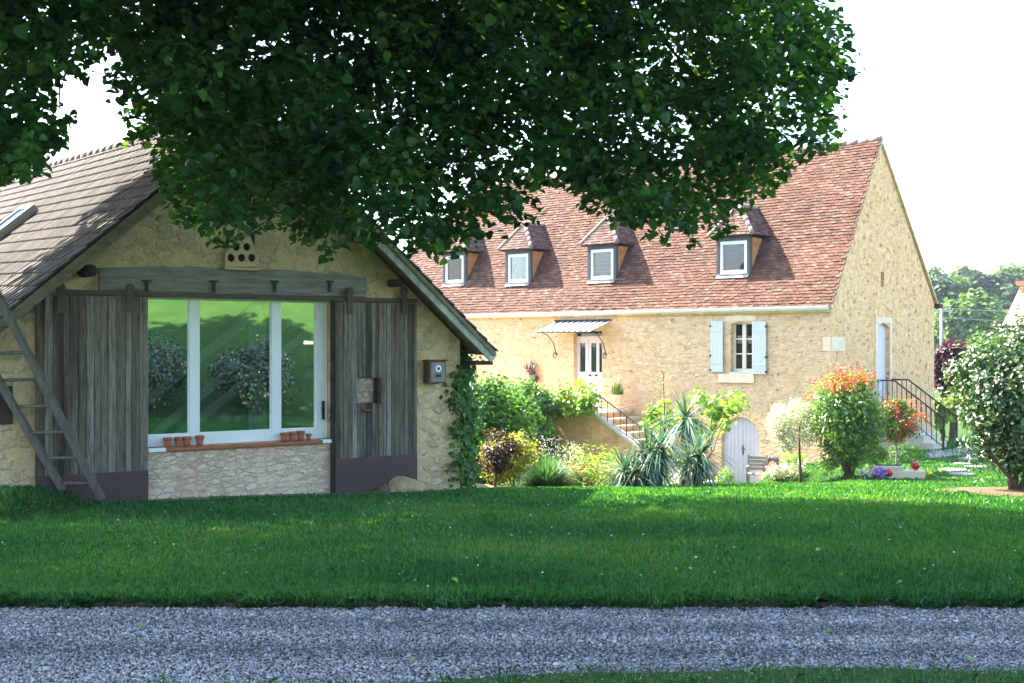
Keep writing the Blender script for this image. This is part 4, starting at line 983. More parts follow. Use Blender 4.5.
# ------------------------------------------------------------------ the great linden over the foreground
tree = thing('linden_tree', 'huge dark leafy linden spreading over the top of the view', 'tree', (-5.6, 9.2, gz(-5.6, 9.2)))
to = tree.location.copy()
outl = [(-60, 185), (15, 180), (32, 172), (54, 142), (62, 116), (58, 95), (80, 64), (122, 70), (120, 98), (136, 126), (138, 150), (158, 168), (166, 205), (196, 240), (232, 232), (262, 218), (300, 232), (314, 266), (332, 262), (350, 232), (385, 236), (420, 258), (432, 240), (455, 248), (490, 226), (530, 208), (548, 178), (566, 178), (574, 206), (605, 200), (640, 232), (668, 246), (690, 224), (738, 218), (765, 190), (772, 160), (812, 150), (832, 140), (812, 112), (836, 78), (846, 66), (826, 28), (806, -30), (-60, -60)]
outl = [(px+(12 if px > 790 else 0), py+(2 if 150 < px < 720 else 7 if py > 60 and px > 150 else 5 if py > 110 else 0)) for px, py in outl]
def inpoly(px, py, poly):
    c = False; j = len(poly)-1
    for i in range(len(poly)):
        xi, yi = poly[i]; xj, yj = poly[j]
        if (yi > py) != (yj > py) and px < (xj-xi)*(py-yi)/(yj-yi)+xi: c = not c
        j = i
    return c
lo_c = []; lo_r = []
def zdepth(px): return np.interp(px, [-60, 85, 108, 300, 560, 850], [10.2, 10.5, 11.9, 12.6, 13.2, 14.2])
tries = 0
while len(lo_c) < 580 and tries < 60000:
    tries += 1; px, py = random.uniform(-60, 850), random.uniform(-60, 265)
    Z = zdepth(px)+random.triangular(-2.2, 2.6, -.3)*(.5 if px < 95 else 1); r_ = random.uniform(.26, .5); rp = r_/Z*F*(.8 if px < 200 else .55)
    if all(inpoly(px+rp*math.cos(a), py+rp*math.sin(a)*.85, outl) for a in np.linspace(0, 2*PI, 9)[:-1]):
        lo_c.append(W(px, py, Z)); lo_r.append(r_)
# loose twigs at the rim
tries = 0; rim = 0
while rim < 300 and tries < 40000:
    tries += 1; px, py = random.uniform(-20, 850), random.uniform(-20, 268); Z = zdepth(px)+random.uniform(-1.5, 1.5); r_ = random.uniform(.1, .2); rp = r_/Z*F
    if inpoly(px+random.uniform(-13, 13), py+random.uniform(-13, 13), outl) and not all(inpoly(px+2.4*rp*math.cos(a), py+2.4*rp*math.sin(a), outl) for a in np.linspace(0, 2*PI, 9)[:-1]):
        lo_c.append(W(px, py, Z)); lo_r.append(r_); rim += 1
lo_r = np.array(lo_r); cnt = np.maximum(9, (lo_r/.4)**2*100).astype(int)
C = np.repeat(np.array([tuple(c) for c in lo_c]), cnt, 0); Rr = np.repeat(lo_r, cnt)
d = unit(rng.normal(size=C.shape))*(rng.random(len(C))**.5)[:, None]; P1 = C + d*Rr[:, None]*np.array([1.1, 1.1, .8])
N1 = rng.normal(size=P1.shape)*.5 + d*.3 + np.array([0, -.1, 1.0]); A1 = d*.9 + np.array([0, 0, -.5])
sz1 = .092*rng.uniform(.45, 1.45, len(P1)); cv = np.repeat(rng.random(len(lo_r)), cnt)
# the rest of the crown, above and beside the picture
shafts = [(W(150, 95, 11.8), .6), (W(165, 170, 11.8), .7), (W(790, 90, 14), 1.2), (W(700, 190, 13.6), .8), (W(560, 45, 11.5), .7)]
hi = []; cc = np.array([-3.4, 13.2, 9.4])
while len(hi) < 1400:
    q = unit(rng.normal(size=(1, 3)))[0]*(.3+.7*rng.random()**.5)*np.array([9.2, 8.6, 6.2])+cc
    if q[2] < 3.6: continue
    px, py = CX+F*q[0]/q[1] if q[1] > .5 else 9999, HY-F*(q[2]-EYE)/q[1] if q[1] > .5 else -9999
    if py > -70 and -90 < px < 1110: continue
    h_ = q[2]+.5; sx_, sy_ = q[0]+.737*h_, q[1]-.569*h_
    if sy_ > np.interp(sx_, [2.2, 3.8, 6.2, 12], [22.0, 19.4, 12.6, 11.6])-.9: continue
    if any((lambda dv: dv.dot(sd) > .6 and (dv-sd*dv.dot(sd)).length < rr)(Vector(q)-c0) for c0, rr in shafts): continue
    if q[1] < 6.2 or (q[0] > 2.2 and q[1] < 13): continue
    hi.append(q)
hi = np.array(hi); P2, d2, C2 = clump_points(hi, rng.uniform(.6, 1.05, len(hi)), 60)
pyy = HY-F*(P2[:, 2]-EYE)/np.maximum(P2[:, 1], .5); pxx = CX+F*P2[:, 0]/np.maximum(P2[:, 1], .5)
ok = ~((pyy > -12) & (pxx > -20) & (pxx < 1040) & (P2[:, 1] > .5)); P2, d2 = P2[ok], d2[ok]
N2 = rng.normal(size=P2.shape)*.5+d2*.3+np.array([0, 0, .8]); A2 = d2*.5+np.array([0, 0, -.4])
P = np.concatenate([P1, P2])-np.array(to); Nn = np.concatenate([N1, N2]); A = np.concatenate([A1, A2])
sz = np.concatenate([sz1, rng.uniform(.18, .27, len(P2))]); vv = np.concatenate([np.clip(.6*rng.random(len(P1))+.4*cv, 0, 1), rng.random(len(P2))])
leaves('crown', P, Nn, sz, 'linden', tree, .92, .14, vv, A, True)
# pale flower bracts hanging among the leaves
kk = rng.choice(len(P1), 2200, False); leaves('flower_bracts', P1[kk]-np.array(to)+rng.normal(size=(2200, 3))*.03-[0, 0, .04], rng.normal(size=(2200, 3)), rng.uniform(.03, .07, 2200), 'lf_lime', tree, .3)
mb = MB(); tp = [Vector((0, 0, -.2)), Vector((.05, .05, .6)), Vector((.1, .1, 2.2)), Vector((.25, .4, 4.2)), Vector((.6, 1.2, 6.5)), Vector((1.2, 2.2, 9)), Vector((1.5, 3, 11.5))]
mb.tube(tp, [.62, .45, .38, .33, .25, .15, .05], 14); mb.build('trunk', 'bark', tree, True)
mb = MB(); targets = [W(60, 110, 11), W(200, 90, 12), W(250, 205, 12.5), W(330, 150, 12.8), W(430, 120, 12.5), W(430, 225, 12.6), W(520, 40, 13), W(600, 150, 13.4), W(680, 60, 13.6), W(650, 215, 13.4), W(770, 70, 14), W(760, 150, 14)]+[Vector(hi[i]) for i in range(0, 900, 60)]
for i, q in enumerate(targets):
    q = q-to; a = tp[2].lerp(tp[4], random.random()); a = tp[3].lerp(tp[5], random.random()); mid = a.lerp(q, .6); mid.z = max(mid.z+1, 5.6+.1*i % 1); pts = [a, a.lerp(mid, .5)+Vector((0, 0, .3)), mid, mid.lerp(q, .6)+Vector((0, 0, .5)), q]
    mb.tube(pts, [.11, .085, .045, .02, .008], 7)
mb.build('limbs', 'bark', tree, True)
tw = MB()
for i in range(0, len(lo_c), 2):
    if lo_c[i].x/lo_c[i].y*F+CX < 230: continue
    q = lo_c[i]-to; p = min((t_-to for t_ in targets[:12]), key=lambda t_: (t_-q).length); p = q+(p-q).normalized()*.45
    tw.tube([p, p.lerp(q, .5)+Vector((0, 0, .06)), q], [.012, .008, .003], 4)
tag(tw.build('twigs', 'bark', tree, True), kind='stuff')

# ------------------------------------------------------------------ ivy, beds and shrubs
def plant(name, label, cat, px, Z, group=None, x=None, z=None):
    X = (px-CX)/F*Z if x is None else x
    return thing(name, label, cat, (X, Z, gz(X, Z) if z is None else z), 0, group)
# ivy on the barn's corner
iv = thing('ivy', 'dark green ivy climbing the right corner of the barn', 'climber', BARN.wor(WR, 0, 0))
cs = []
for i in range(70):
    k = random.random(); q = BARN.wor(WR+random.uniform(-.05, .35), random.uniform(-.05, 1.1), .0+k*2.25); cs.append(q-iv.location)
for px, py in ((452, 395), (456, 403), (455, 430), (458, 455), (454, 470), (459, 380), (462, 372)):
    x, z = fb(px, py); cs.append(BARN.wor(x, -.06, z)-iv.location)
P, d, C = clump_points([tuple(c) for c in cs], rng.uniform(.16, .3, len(cs)), 55)
leaves('foliage', P, d*.5+rng.normal(size=P.shape)*.4+np.array([.4, -.5, .5]), .075*rng.uniform(.7, 1.3, len(P)), 'lf_ivy', iv, .9, vals=rng.random(len(P))**1.6*.8)
stems('stem', (0, 0.1, -.1), [(.1, .2, 1.2), (.05, .3, 2.0), (.2, .5, 1.7)], .02, 'stem', iv)
# big ivy hedge over the terrace wall
ih = thing('ivy_hedge', 'tall bright ivy hedge heaped against the terrace wall', 'hedge', HOUSE.wor(-13, -2.6, .0))
xl, xr_ = HOUSE.fr(455, 400, -2.6)[0], HOUSE.fr(560, 400, -2.6)[0]
cs = []
for i in range(430):
    x = random.uniform(xl-.5, xr_-.35); k = (x-xl)/(xr_-xl); ztop = 2.62+.25*math.sin(x*1.9)+.12*math.sin(x*5.1)-.35*max(0, k-.8)*5*0
    z = random.uniform(-.2, ztop); cs.append(HOUSE.wor(x, -2.2-random.random()**.6*1.15-.25*math.sin(z*2+x), z)-ih.location)
P, d, C = clump_points([tuple(c) for c in cs], rng.uniform(.28, .5, len(cs)), 85)
cv = np.repeat(rng.random(len(cs)), 85)
leaves('foliage', P, d*.6+rng.normal(size=P.shape)*.4+np.array([-.3, -.4, .7]), .12*rng.uniform(.7, 1.35, len(P)), 'lf_ivy', ih, .85, vals=np.clip(.6*rng.random(len(P))+.5*cv, 0, 1))
stems('stem', (0, .3, -.1), [(x, .4, 2.2) for x in (-1.5, -.5, .6, 1.4)], .05, 'stem', ih)
# a nearer bank of the same ivy linking barn and terrace
ib = plant('ivy_bush', 'ivy bush in front of the hedge beside the barn corner', 'bush', 492, 24.5)
crown('foliage', (-.15, .3, 1.1), (1.2, 1.1, 1.35), 62, 95, .1, 'lf_ivy', ib, .4, .3, .85); stems('stem', (0, .3, -.1), [(-.3, .2, 1), (.3, .3, 1.2), (0, .4, 1.6)], .03, 'stem', ib)
# lime green vine tumbling over the coping
vn = thing('vine', 'lime green vine hanging over the end of the terrace coping', 'climber', HOUSE.wor(tx-1, TD, LZ+.6))
cs = []
for px, py in ((558, 404), (566, 398), (572, 406), (578, 399), (584, 404), (590, 400), (594, 405), (564, 410), (572, 412), (580, 411), (588, 409), (535, 398), (542, 393), (530, 405), (548, 412), (556, 415), (548, 399), (555, 395), (540, 402), (550, 408), (585, 395), (592, 393), (566, 390), (576, 391)):
    q = HOUSE.hit(px, py, (0, TD-.25, 0), (0, 1, 0)); cs.append(HOUSE.wor(q.x, q.y+random.uniform(-.2, .25), q.z)-vn.location)
P, d, C = clump_points([tuple(c) for c in cs], rng.uniform(.22, .36, len(cs)), 55)
leaves('foliage', P, d*.5+rng.normal(size=P.shape)*.4+np.array([-.2, -.3, .8]), .13*rng.uniform(.7, 1.3, len(P)), 'lf_lime', vn, .8)
mb = MB(); mb.tube([tuple(cs[14]), tuple(cs[4]), tuple(cs[6])], .02, 6); mb.build('stem', 'stem', vn)
# dried creeper on the wall
x, z = hf(534, 383); dc = thing('creeper', 'small brown twiggy creeper on the house wall left of the door', 'climber', HOUSE.wor(x, -.05, LZ), HOUSE.ang)
mb = MB(); cs = []
for i in range(26):
    zz = random.uniform(.3, 1.5); xx = random.uniform(-.22, .22)*(1.2-.4*abs(zz-1)); mb.tube([(xx*.2, -.05, max(.0, zz-.7)), (xx*.6+random.uniform(-.1, .1), -.1, zz-.3), (xx, -.08, zz), (xx+random.uniform(-.12, .12), -.14, zz+.12)], .012, 5); cs.append((xx, -.1, zz))
mb.build('stem', 'stem', dc); P, d, C = clump_points(cs, np.full(len(cs), .12), 12); leaves('foliage', P, d+[0, -.5, .3], .07, 'lf_purple', dc, .6, vals=rng.random(len(P)))
# pots by the steps
def potted(px, py, yoff, label, hpot, rp, hpl, mat, pmat='pale_stone', tuft=True):
    q = HOUSE.hit(px, py, (0, yoff, 0), (0, 1, 0)); t_ = thing('potted_plant', label, 'potted plant', HOUSE.wor(q.x, q.y, q.z), 0)
    mb = MB(); mb.lathe([(rp*.6, 0), (rp*.72, hpot*.3), (rp*.95, hpot*.8), (rp*1.1, hpot*.82), (rp*1.1, hpot), (rp*.85, hpot), (rp*.8, hpot*.85)], n=16); mb.build('pot', pmat, t_, True)
    n_ = 150; B = rng.normal(size=(n_, 3))*[rp*.4, rp*.4, 0]+[0, 0, hpot*.85]; D_ = rng.normal(size=(n_, 3))*[.22, .22, .05]+[0, 0, 1]
    blades('foliage', B, D_, hpl*rng.uniform(.6, 1.1, n_), np.full(n_, .022), mat, t_, .3); return t_
potted(618, 406, -.5, 'upright grassy plant in a white pot on the steps by the house door', .36, .2, .5, 'lf_yucca'.replace('yucca', 'mix'))
potted(580, 398, -1.2, 'yellow grassy plant in a pot on the terrace before the house door', .3, .18, .45, 'lf_yellow', 'terra')
# golden topiary standard
ts = plant('standard_shrub', 'round headed golden shrub on a thin stem, shade put in as dark leaves on one side', 'shrub', 497, 20.3)
H = W(497, 458, 20.3).z-ts.location.z
crown('crown', (.04, .02, H+.1), (.44, .42, .4), 30, 70, .05, 'lf_gold_shade', ts, .4, .3, .7, lambda P: rng.random(len(P))*.8)  # dark leaves imitate shade on the golden head
crown('golden_leaves', (.24, .05, H+.06), (.55, .45, .42), 26, 50, .048, 'lf_yellow', ts, .36, .5, .7)
stems('stem', (0, 0, -.05), [(.02, 0, H)], .03, 'stem', ts, bend=.03)
# loose golden shrub behind it
gsx = plant('golden_shrub', 'loose golden leaved shrub behind the round headed standard', 'shrub', 515, 21.4)
crown('foliage', (.0, 0, .5), (.72, .5, .62), 34, 60, .055, 'lf_yellow', gsx, .4, .2, .7, lambda P: np.clip(rng.random(len(P))*.75*(rng.random(len(P))+.25), 0, 1)); stems('stem', (0, 0, -.05), [(-.2, 0, .5), (.2, .1, .6), (0, 0, .8)], .02, 'stem', gsx)
# lavender dome
lv = plant('lavender', 'rounded green lavender mound at the edge of the lawn', 'shrub', 547, 20.6)
n_ = 2600; D_ = unit(rng.normal(size=(n_, 3))*[1, 1, .7]); D_[:, 2] = np.abs(D_[:, 2])+.05; B = D_*.1
blades('foliage', B, D_, .56*rng.uniform(.7, 1.1, n_), np.full(n_, .016), 'lf_lav', lv, .15, seg=3)
k = 260; D2 = unit(np.array([.25, 0, 1])+rng.normal(size=(k, 3))*[.5, .35, .2]); leaves('flower_spikes', D2*rng.uniform(.6, .95, (k, 1)), rng.normal(size=(k, 3)), .03, 'fl_white', lv, .5)
# flower bed of lime foliage and red flowers
for i, (px, Z, rx, rz_, mt, fl_, lab, cat) in enumerate((
    (585, 21.2, .62, .3, 'lf_mix', 'fl_red', 'low bed of red flowers left of the yuccas', 'flowers'),
    (612, 21.8, .4, .26, 'lf_mix', 'fl_pink', 'pale pink flowering clump between red flowers and yuccas', 'flowers'),
    (597, 24, .75, .5, 'lf_lime', None, 'lime green leafy clump below the terrace wall', 'shrub'),
    (570, 24.5, .5, .55, 'lf_mix', 'fl_white', 'feathery white flowered clump behind the lavender', 'flowers'))):
    p = plant('flower_clump' if fl_ else 'leafy_clump', lab, cat, px, Z); o_, P = crown('foliage', (0, 0, rz_*.7), (rx, .5, rz_), 26, 60, .055, mt, p, .42, .2, .5)
    stems('stem', (0, 0, -.03), [(-rx*.4, 0, rz_*.6), (rx*.4, .1, rz_*.6), (0, .1, rz_)], .008, 'stem', p)
    if fl_:
        s_ = P[rng.choice(len(P), 130, False)]; leaves('flowers', s_+[0, -.06, .06], rng.normal(size=s_.shape)*.4+[0, -.6, .7], .045, fl_, p, 1)
# yuccas
def yucca(px, Z, heads, label, hs=1, n=110, L=.62):
    t_ = plant('yucca', label, 'yucca', px, Z, 'yuccas in the bed'); mb = MB(); Bs, Ds, Ls = [], [], []
    for hx, hz in heads:
        c = W(hx, hz, Z)-t_.location; mb.tube([(c.x*.3, 0, -.1), (c.x*.7, .03, c.z*.5), (c.x, 0, c.z)], [.1, .085, .07], 8)
        d = unit(rng.normal(size=(n, 3))); d[:, 2] = d[:, 2]*.75+.28; d = unit(d)
        Bs.append(np.array(c)+d*.05); Ds.append(d); Ls.append(L*rng.uniform(.7, 1.15, n))
        dd = unit(rng.normal(size=(n//3, 3))*[1, 1, .15]+[0, 0, -.35]); Bs.append(np.array(c)-[0, 0, .1]+dd*.05); Ds.append(dd); Ls.append(L*.8*rng.uniform(.6, 1, n//3))
    mb.build('trunk', 'stem', t_, True)
    B, D_, L_ = np.concatenate(Bs), np.concatenate(Ds), np.concatenate(Ls)
    blades('leaves', B, D_, L_, np.full(len(B), .042), 'lf_yucca', t_, .5); return t_
yucca(655, 20.6, [(660, 447), (648, 458)], 'broad yucca with arching blades and stout trunk in front of the steps', n=120, L=.74)
yucca(686, 22.2, [(686, 418)], 'tallest yucca with dark blades above the others', n=130, L=.7)
yucca(697, 21.2, [(700, 455), (690, 462)], 'yucca with drooping blades beside the arched cellar door', n=100, L=.72)
yucca(627, 20.4, [(625, 474), (634, 478)], 'small pale yucca at the left end of the clump', n=110, L=.6)
ys = plant('flowering_yucca', 'seed stalk of a yucca rising by the stair end', 'plant', 667, 22.5); c = W(663, 372, 22.5)-ys.location
mb = MB(); mb.tube([(0, 0, 0), (c.x*.5, 0, c.z*.5), (c.x, 0, c.z)], [.02, .015, .006], 6); mb.build('stalk', 'stem', ys)
k = np.linspace(.72, 1, 60); P = np.array(c)[None]*k[:, None]+rng.normal(size=(60, 3))*[.1, .1, .02]; leaves('seed_pods', P, rng.normal(size=P.shape), .05, 'lf_mix', ys, .5)
n_ = 60; d = unit(rng.normal(size=(n_, 3))*[1, 1, .4]+[0, 0, .4]); blades('leaves', d*.04+[0, 0, .3], d, np.full(n_, .55), np.full(n_, .035), 'lf_yucca', ys, .4)
# fig like shrub behind
fg = plant('fig_shrub', 'bright green large leaved shrub behind the yuccas', 'shrub', 690, 26.5); cs = []
for px, py in ((655, 412), (668, 422), (690, 425), (700, 432), (705, 405), (712, 412), (722, 416), (730, 408), (735, 400), (738, 405), (718, 402), (699, 398), (725, 424), (708, 428), (664, 408), (680, 410), (650, 420), (660, 430)): cs.append(tuple(W(px, py, 26.5+random.uniform(-.3, .3))-fg.location))
P, d, C = clump_points(cs, np.full(len(cs), .24), 26); leaves('foliage', P, d*.4+rng.normal(size=P.shape)*.4+[-.2, -.3, .8], .16*rng.uniform(.7, 1.2, len(P)), 'lf_lime', fg, .8)
stems('stem', (0, 0, -.05), cs[:14:2], .025, 'stem', fg)
bb = plant('box_ball', 'small clipped green box ball left of the cellar door', 'shrub', 725, 24); crown('foliage', (0, 0, .16), (.2, .2, .2), 20, 60, .03, 'lf_lime', bb, .4, .5); stems('stem', (0, 0, -.03), [(0, 0, .2)], .015, 'stem', bb)
# stones in the bed
def rock(label, px, py, Z, sx, sy, sz_, mat, cat='rock', group=None, name='rock'):
    p = W(px, py, Z); bm = bmesh.new(); bmesh.ops.create_icosphere(bm, subdivisions=3, radius=1); sd_ = random.uniform(0, 99)
    for v_ in bm.verts:
        n_ = v_.co.normalized(); k = 1+.28*mnoise.noise(n_*1.3+Vector((sd_, 0, 0)))+.14*mnoise.noise(n_*3.5+Vector((sd_, 5, 0))); v_.co = Vector((n_.x*sx*k, n_.y*sy*k, max(n_.z, -.6)*sz_*k))
    me = bpy.data.meshes.new(name); bm.to_mesh(me); bm.free(); me.materials.append(M[mat])
    o_ = link(bpy.data.objects.new(name, me)); o_.location = (p.x, p.y, gz(p.x, p.y)+sz_*.4); return tag(o_, label, cat, group)
rock('rough tan boulder at the foot of the right barn door', 402, 487, 17.9, .32, .16, .17, 'rock')
rock('low tan rock beside the boulder under the barn wall', 424, 488, 18.2, .2, .13, .11, 'rock')
rock('small dark rock at the lower corner of the right barn door', 383, 488, 17.75, .1, .1, .1, 'brownrock')
rock('flat pale rock lying in the bed under the ivy', 478, 490, 20.0, .3, .15, .06, 'rock')
rock('round reddish brown rock by the barn corner', 462, 486, 19.3, .17, .14, .14, 'brownrock')
rock('pale stone beside the yucca trunks', 706, 482, 23, .16, .12, .08, 'pale_stone')
# clay ornament in the bed
q = plant('clay_urn', 'small pale clay urn lying on its side under the yuccas', 'urn', 682, 21.0); q.rotation_euler = (R(90), 0, R(20))
mb = MB(); mb.lathe([(.05, -.16), (.1, -.1), (.11, 0), (.08, .07), (.095, .1), (.075, .1), (.05, .04), (.05, -.05)], (0, .08, 0), 16); mb.build('body', 'pale_stone', q, True)
mb = MB()
for s in (-1, 1): mb.tube([(s*.06, .08, .07), (s*.14, .08, .05), (s*.14, .08, -.02), (s*.1, .08, -.06)], .014, 6)
mb.build('handle', 'pale_stone', q, True)
# grey slatted garden chair
q = HOUSE.hit(757, 481, (0, -1.6, 0), (0, 1, 0)); ch = thing('garden_chair', 'small weathered slatted wooden chair right of the cellar door', 'chair', HOUSE.wor(q.x, q.y, gz(*HOUSE.wor(q.x, q.y, 0).xy)-HOUSE.o.z), HOUSE.ang+R(25))
for sx in (-1, 1):
    for sy in (-1, 1): mb = MB(); mb.box((sx*.25-.025, sy*.22-.025, 0), (sx*.25+.025, sy*.22+.025, .42 if sy < 0 else .95)); mb.build('leg', 'garden_wood', ch)
mb = MB(); [mb.box((-.28, -.25+i*.1, .425), (.28, -.17+i*.1, .45)) for i in range(5)]; mb.build('seat', 'garden_wood', ch)
mb = MB(); [mb.box((-.224, .2, .52+i*.1), (.224, .23, .6+i*.1)) for i in range(4)]; mb.build('backrest', 'garden_wood', ch)
mb = MB(); [mb.box((s*.25-.03, -.26, .62), (s*.25+.03, .19, .65)) for s in (-1, 1)]; [mb.box((s*.25-.02, -.24, .451), (s*.25+.02, -.2, .62)) for s in (-1, 1)]; mb.build('armrest', 'garden_wood', ch)
# dark arched hoop against the wall
x, z = hf(776, 474); hp = thing('horse_collar', 'dark arched collar with rusty and blue grey sides leaning on the wall', 'collar', HOUSE.wor(x, -.25, gz(*HOUSE.wor(x, -.25, 0).xy)-HOUSE.o.z), HOUSE.ang)
zc_ = 4.1+(HY-466)/F*35.0-(hp.location.z-HOUSE.o.z); zc_ = max(.15, zc_)
for nm, a0, a1, mt in (('left_pad', 100, 215, 'plate'), ('right_pad', 98, -35, 'slate')):
    mb = MB(); mb.tube([(.24*math.cos(R(a)), .05-.12*math.sin(R(a))*0, zc_+.3*math.sin(R(a))) for a in np.linspace(a0, a1, 12)], [.075]*11+[.05], 9); mb.build('pad', mt, hp, True)
mb = MB(); mb.lathe([(.3, 0), (.3, max(.05, zc_-.12))], (0, .05, 0), 10); mb.build('block', 'rock', hp)
# white lounger
x, z = hf(813, 479); wl = thing('sun_lounger', 'white sun lounger with raised back against the house wall', 'lounger', HOUSE.wor(x, -1.3, gz(*HOUSE.wor(x, -1.3, 0).xy)-HOUSE.o.z), HOUSE.ang+R(8))
mb = MB(); mb.box((-.3, -1.0, .28), (.3, .2, .33)); mb.build('seat', 'white', wl, False, .01); mb = MB(); mb.bar((0, .2, .32), (0, .5, .82), .6, .04, (1, 0, 0)); mb.v = [(b_, a, c) if False else (a, b_, c) for a, b_, c in mb.v]; 
mb = MB(); mb.add([(-.3, .2, .3), (.3, .2, .3), (.3, .48, .82), (-.3, .48, .82), (-.3, .24, .3), (.3, .24, .3), (.3, .52, .82), (-.3, .52, .82)], [(0, 1, 2, 3), (7, 6, 5, 4), (0, 4, 5, 1), (1, 5, 6, 2), (2, 6, 7, 3), (3, 7, 4, 0)]); mb.build('backrest', 'white', wl, False, .01)
for sx in (-1, 1):
    for sy in (-.9, .1): mb = MB(); mb.box((sx*.26-.02, sy-.02, 0), (sx*.26+.02, sy+.02, .278)); mb.build('leg', 'white', wl)
# cream variegated standard
vs_ = plant('standard_willow', 'pale pink and cream headed standard tree on a straight trunk', 'tree', 801, 28.6); H = W(797, 426, 28.6).z-vs_.location.z
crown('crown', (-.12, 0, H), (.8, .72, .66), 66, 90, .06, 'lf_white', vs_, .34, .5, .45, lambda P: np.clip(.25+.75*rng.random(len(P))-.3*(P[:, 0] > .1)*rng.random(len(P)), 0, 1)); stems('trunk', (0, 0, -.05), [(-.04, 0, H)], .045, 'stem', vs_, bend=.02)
gcv = plant('ground_cover', 'low pale flowering clump at the foot of the standard tree', 'flowers', 786, 29.5); crown('foliage', (0, 0, .16), (.62, .5, .22), 22, 60, .05, 'lf_white', gcv, .4, .3); stems('stem', (0, 0, -.02), [(-.2, 0, .2), (.2, 0, .2)], .008, 'stem', gcv)
ycl = plant('golden_clump', 'small golden clump beside the dark collar', 'shrub', 795, 31); crown('foliage', (0, 0, .25), (.4, .35, .28), 16, 60, .05, 'lf_lime', ycl, .4, .3); stems('stem', (0, 0, -.02), [(-.1, 0, .2), (.1, 0, .25)], .008, 'stem', ycl)
# photinia bush
pb = plant('photinia_bush', 'big photinia bush with green leaves and red young shoots', 'bush', 847, 28.2); H = 2.45
o_, P = crown('crown', (-.02, 0, 1.42), (1.2, 1.05, 1.18), 78, 100, .11, 'lf_phot', pb, .42, .25, .45); crown('low_leaves', (-.1, 0, .55), (.62, .6, .55), 26, 60, .085, 'lf_phot', pb, .4, .2, .45)
tops = P[(P[:, 2] > 1.9) | (np.abs(P[:, 0]) > .85)]; s_ = tops[rng.choice(len(tops), 100, False)]; Pr, d, C = clump_points(s_+[0, 0, .16], np.full(100, .15), 12); leaves('red_shoots', Pr, d*.5+rng.normal(size=Pr.shape)*.4+[0, 0, .5], .085, 'lf_red', pb, .4)
stems('trunk', (0, 0, -.05), [(-.5, .1, 1.5), (.4, 0, 1.5), (.1, -.3, 1.7), (-.2, .3, 1.9), (.6, .2, 1.2)], .05, 'stem', pb)
# photinia standard with red head
ps = plant('photinia_standard', 'small standard photinia with orange red leaves on a thin stem', 'tree', 896, 29.2); H = W(896, 420, 29.2).z-ps.location.z
crown('crown', (.0, 0, H), (.66, .6, .62), 46, 80, .08, 'lf_phot', ps, .36, .4, .45, lambda P: rng.random(len(P))*.8); o_, P = crown('red_shoots', (.1, -.05, H), (.72, .62, .64), 40, 26, .08, 'lf_red', ps, .3, .75, .4); stems('trunk', (0, 0, -.05), [(0, 0, H)], .03, 'garden_wood', ps, bend=.03)
lw = plant('low_shrub', 'low dark green shrub between photinia bush and red standard', 'shrub', 872, 29.8); crown('foliage', (0, 0, .4), (.55, .5, .45), 26, 70, .06, 'lf_phot', lw, .4, .3); stems('stem', (0, 0, -.02), [(-.2, 0, .4), (.2, 0, .5)], .012, 'stem', lw)
lw = plant('box_hedge', 'small dark box hedge at the foot of the gable steps', 'hedge', 912, 31.2); crown('foliage', (-.2, 0, .22), (.75, .4, .3), 30, 70, .04, 'lf_ivy', lw, .36, .3, .6, lambda P: rng.random(len(P))*.5); stems('stem', (0, 0, -.02), [(-.3, 0, .2), (.2, 0, .2)], .012, 'stem', lw)
# trough, balls, violet flowers
p = W(898, 480, 27.6); tr_ = thing('stone_trough', 'long low pale stone trough at the lawn edge', 'trough', (p.x, p.y, gz(p.x, p.y)), R(-8))
mb = MB(); mb.box((-.58, -.16, 0), (.58, .16, .2)); mb.box((-.58, -.15, .203), (.1, .1, .3)); mb.build('block', 'pale_stone', tr_, False, .02)
mb = MB(); mb.box((-.5, -.1, .3), (.05, .06, .315)); mb.build('soil_top', 'soil', tr_)
def ball(px, py, Z, r_, label):
    c = W(px, py, Z); t_ = thing('glazed_ball', label, 'ball', c, 0, None); mb = MB(); mb.lathe([(r_*math.sin(a)+.0001, -r_*math.cos(a)) for a in np.linspace(0, PI, 16)], n=24); mb.build('sphere', 'red', t_, True)
    mb = MB(); mb.lathe([(r_*.3, r_*.96), (r_*.25, r_*1.06)], n=12); mb.build('knob', 'red', t_, True)
bt = tr_.location.z+.203; zz = 27.5
ball(915.5, HY-(bt+.1-EYE)/zz*F, zz, .1, 'shiny red ball standing on the right end of the trough')
ball(889, 473, 27.2, .085, 'shiny red ball among violet flowers')
vf = plant('violet_flowers', 'clump of violet flowers in front of the trough', 'flowers', 879, 27.3); o_, P = crown('foliage', (0, 0, .1), (.26, .2, .14), 14, 50, .04, 'lf_phot', vf, .4, .3); s_ = P[rng.choice(len(P), 240, False)]; leaves('flowers', s_+[0, -.05, .06], rng.normal(size=s_.shape)*.4+[0, -.6, .7], .05, 'fl_violet', vf, 1)
bf = plant('white_flowers', 'small white flower clump left of the trough', 'flowers', 866, 27.4); o_, P = crown('foliage', (0, 0, .1), (.25, .2, .16), 14, 50, .04, 'lf_phot', bf, .4, .3); s_ = P[rng.choice(len(P), 60, False)]; leaves('flowers', s_+[0, -.05, .06], rng.normal(size=s_.shape)*.4+[0, -.6, .7], .05, 'fl_white', bf, 1)
gt = plant('grass_tuft', 'tuft of pale ornamental grass at the trough end', 'grass', 928, 28.2); n_ = 220; d = unit(rng.normal(size=(n_, 3))*[1, 1, .5]+[0, 0, .8]); blades('blades', d*.03, d, .3*rng.uniform(.6, 1.1, n_), np.full(n_, .015), 'lf_mix', gt, .5)
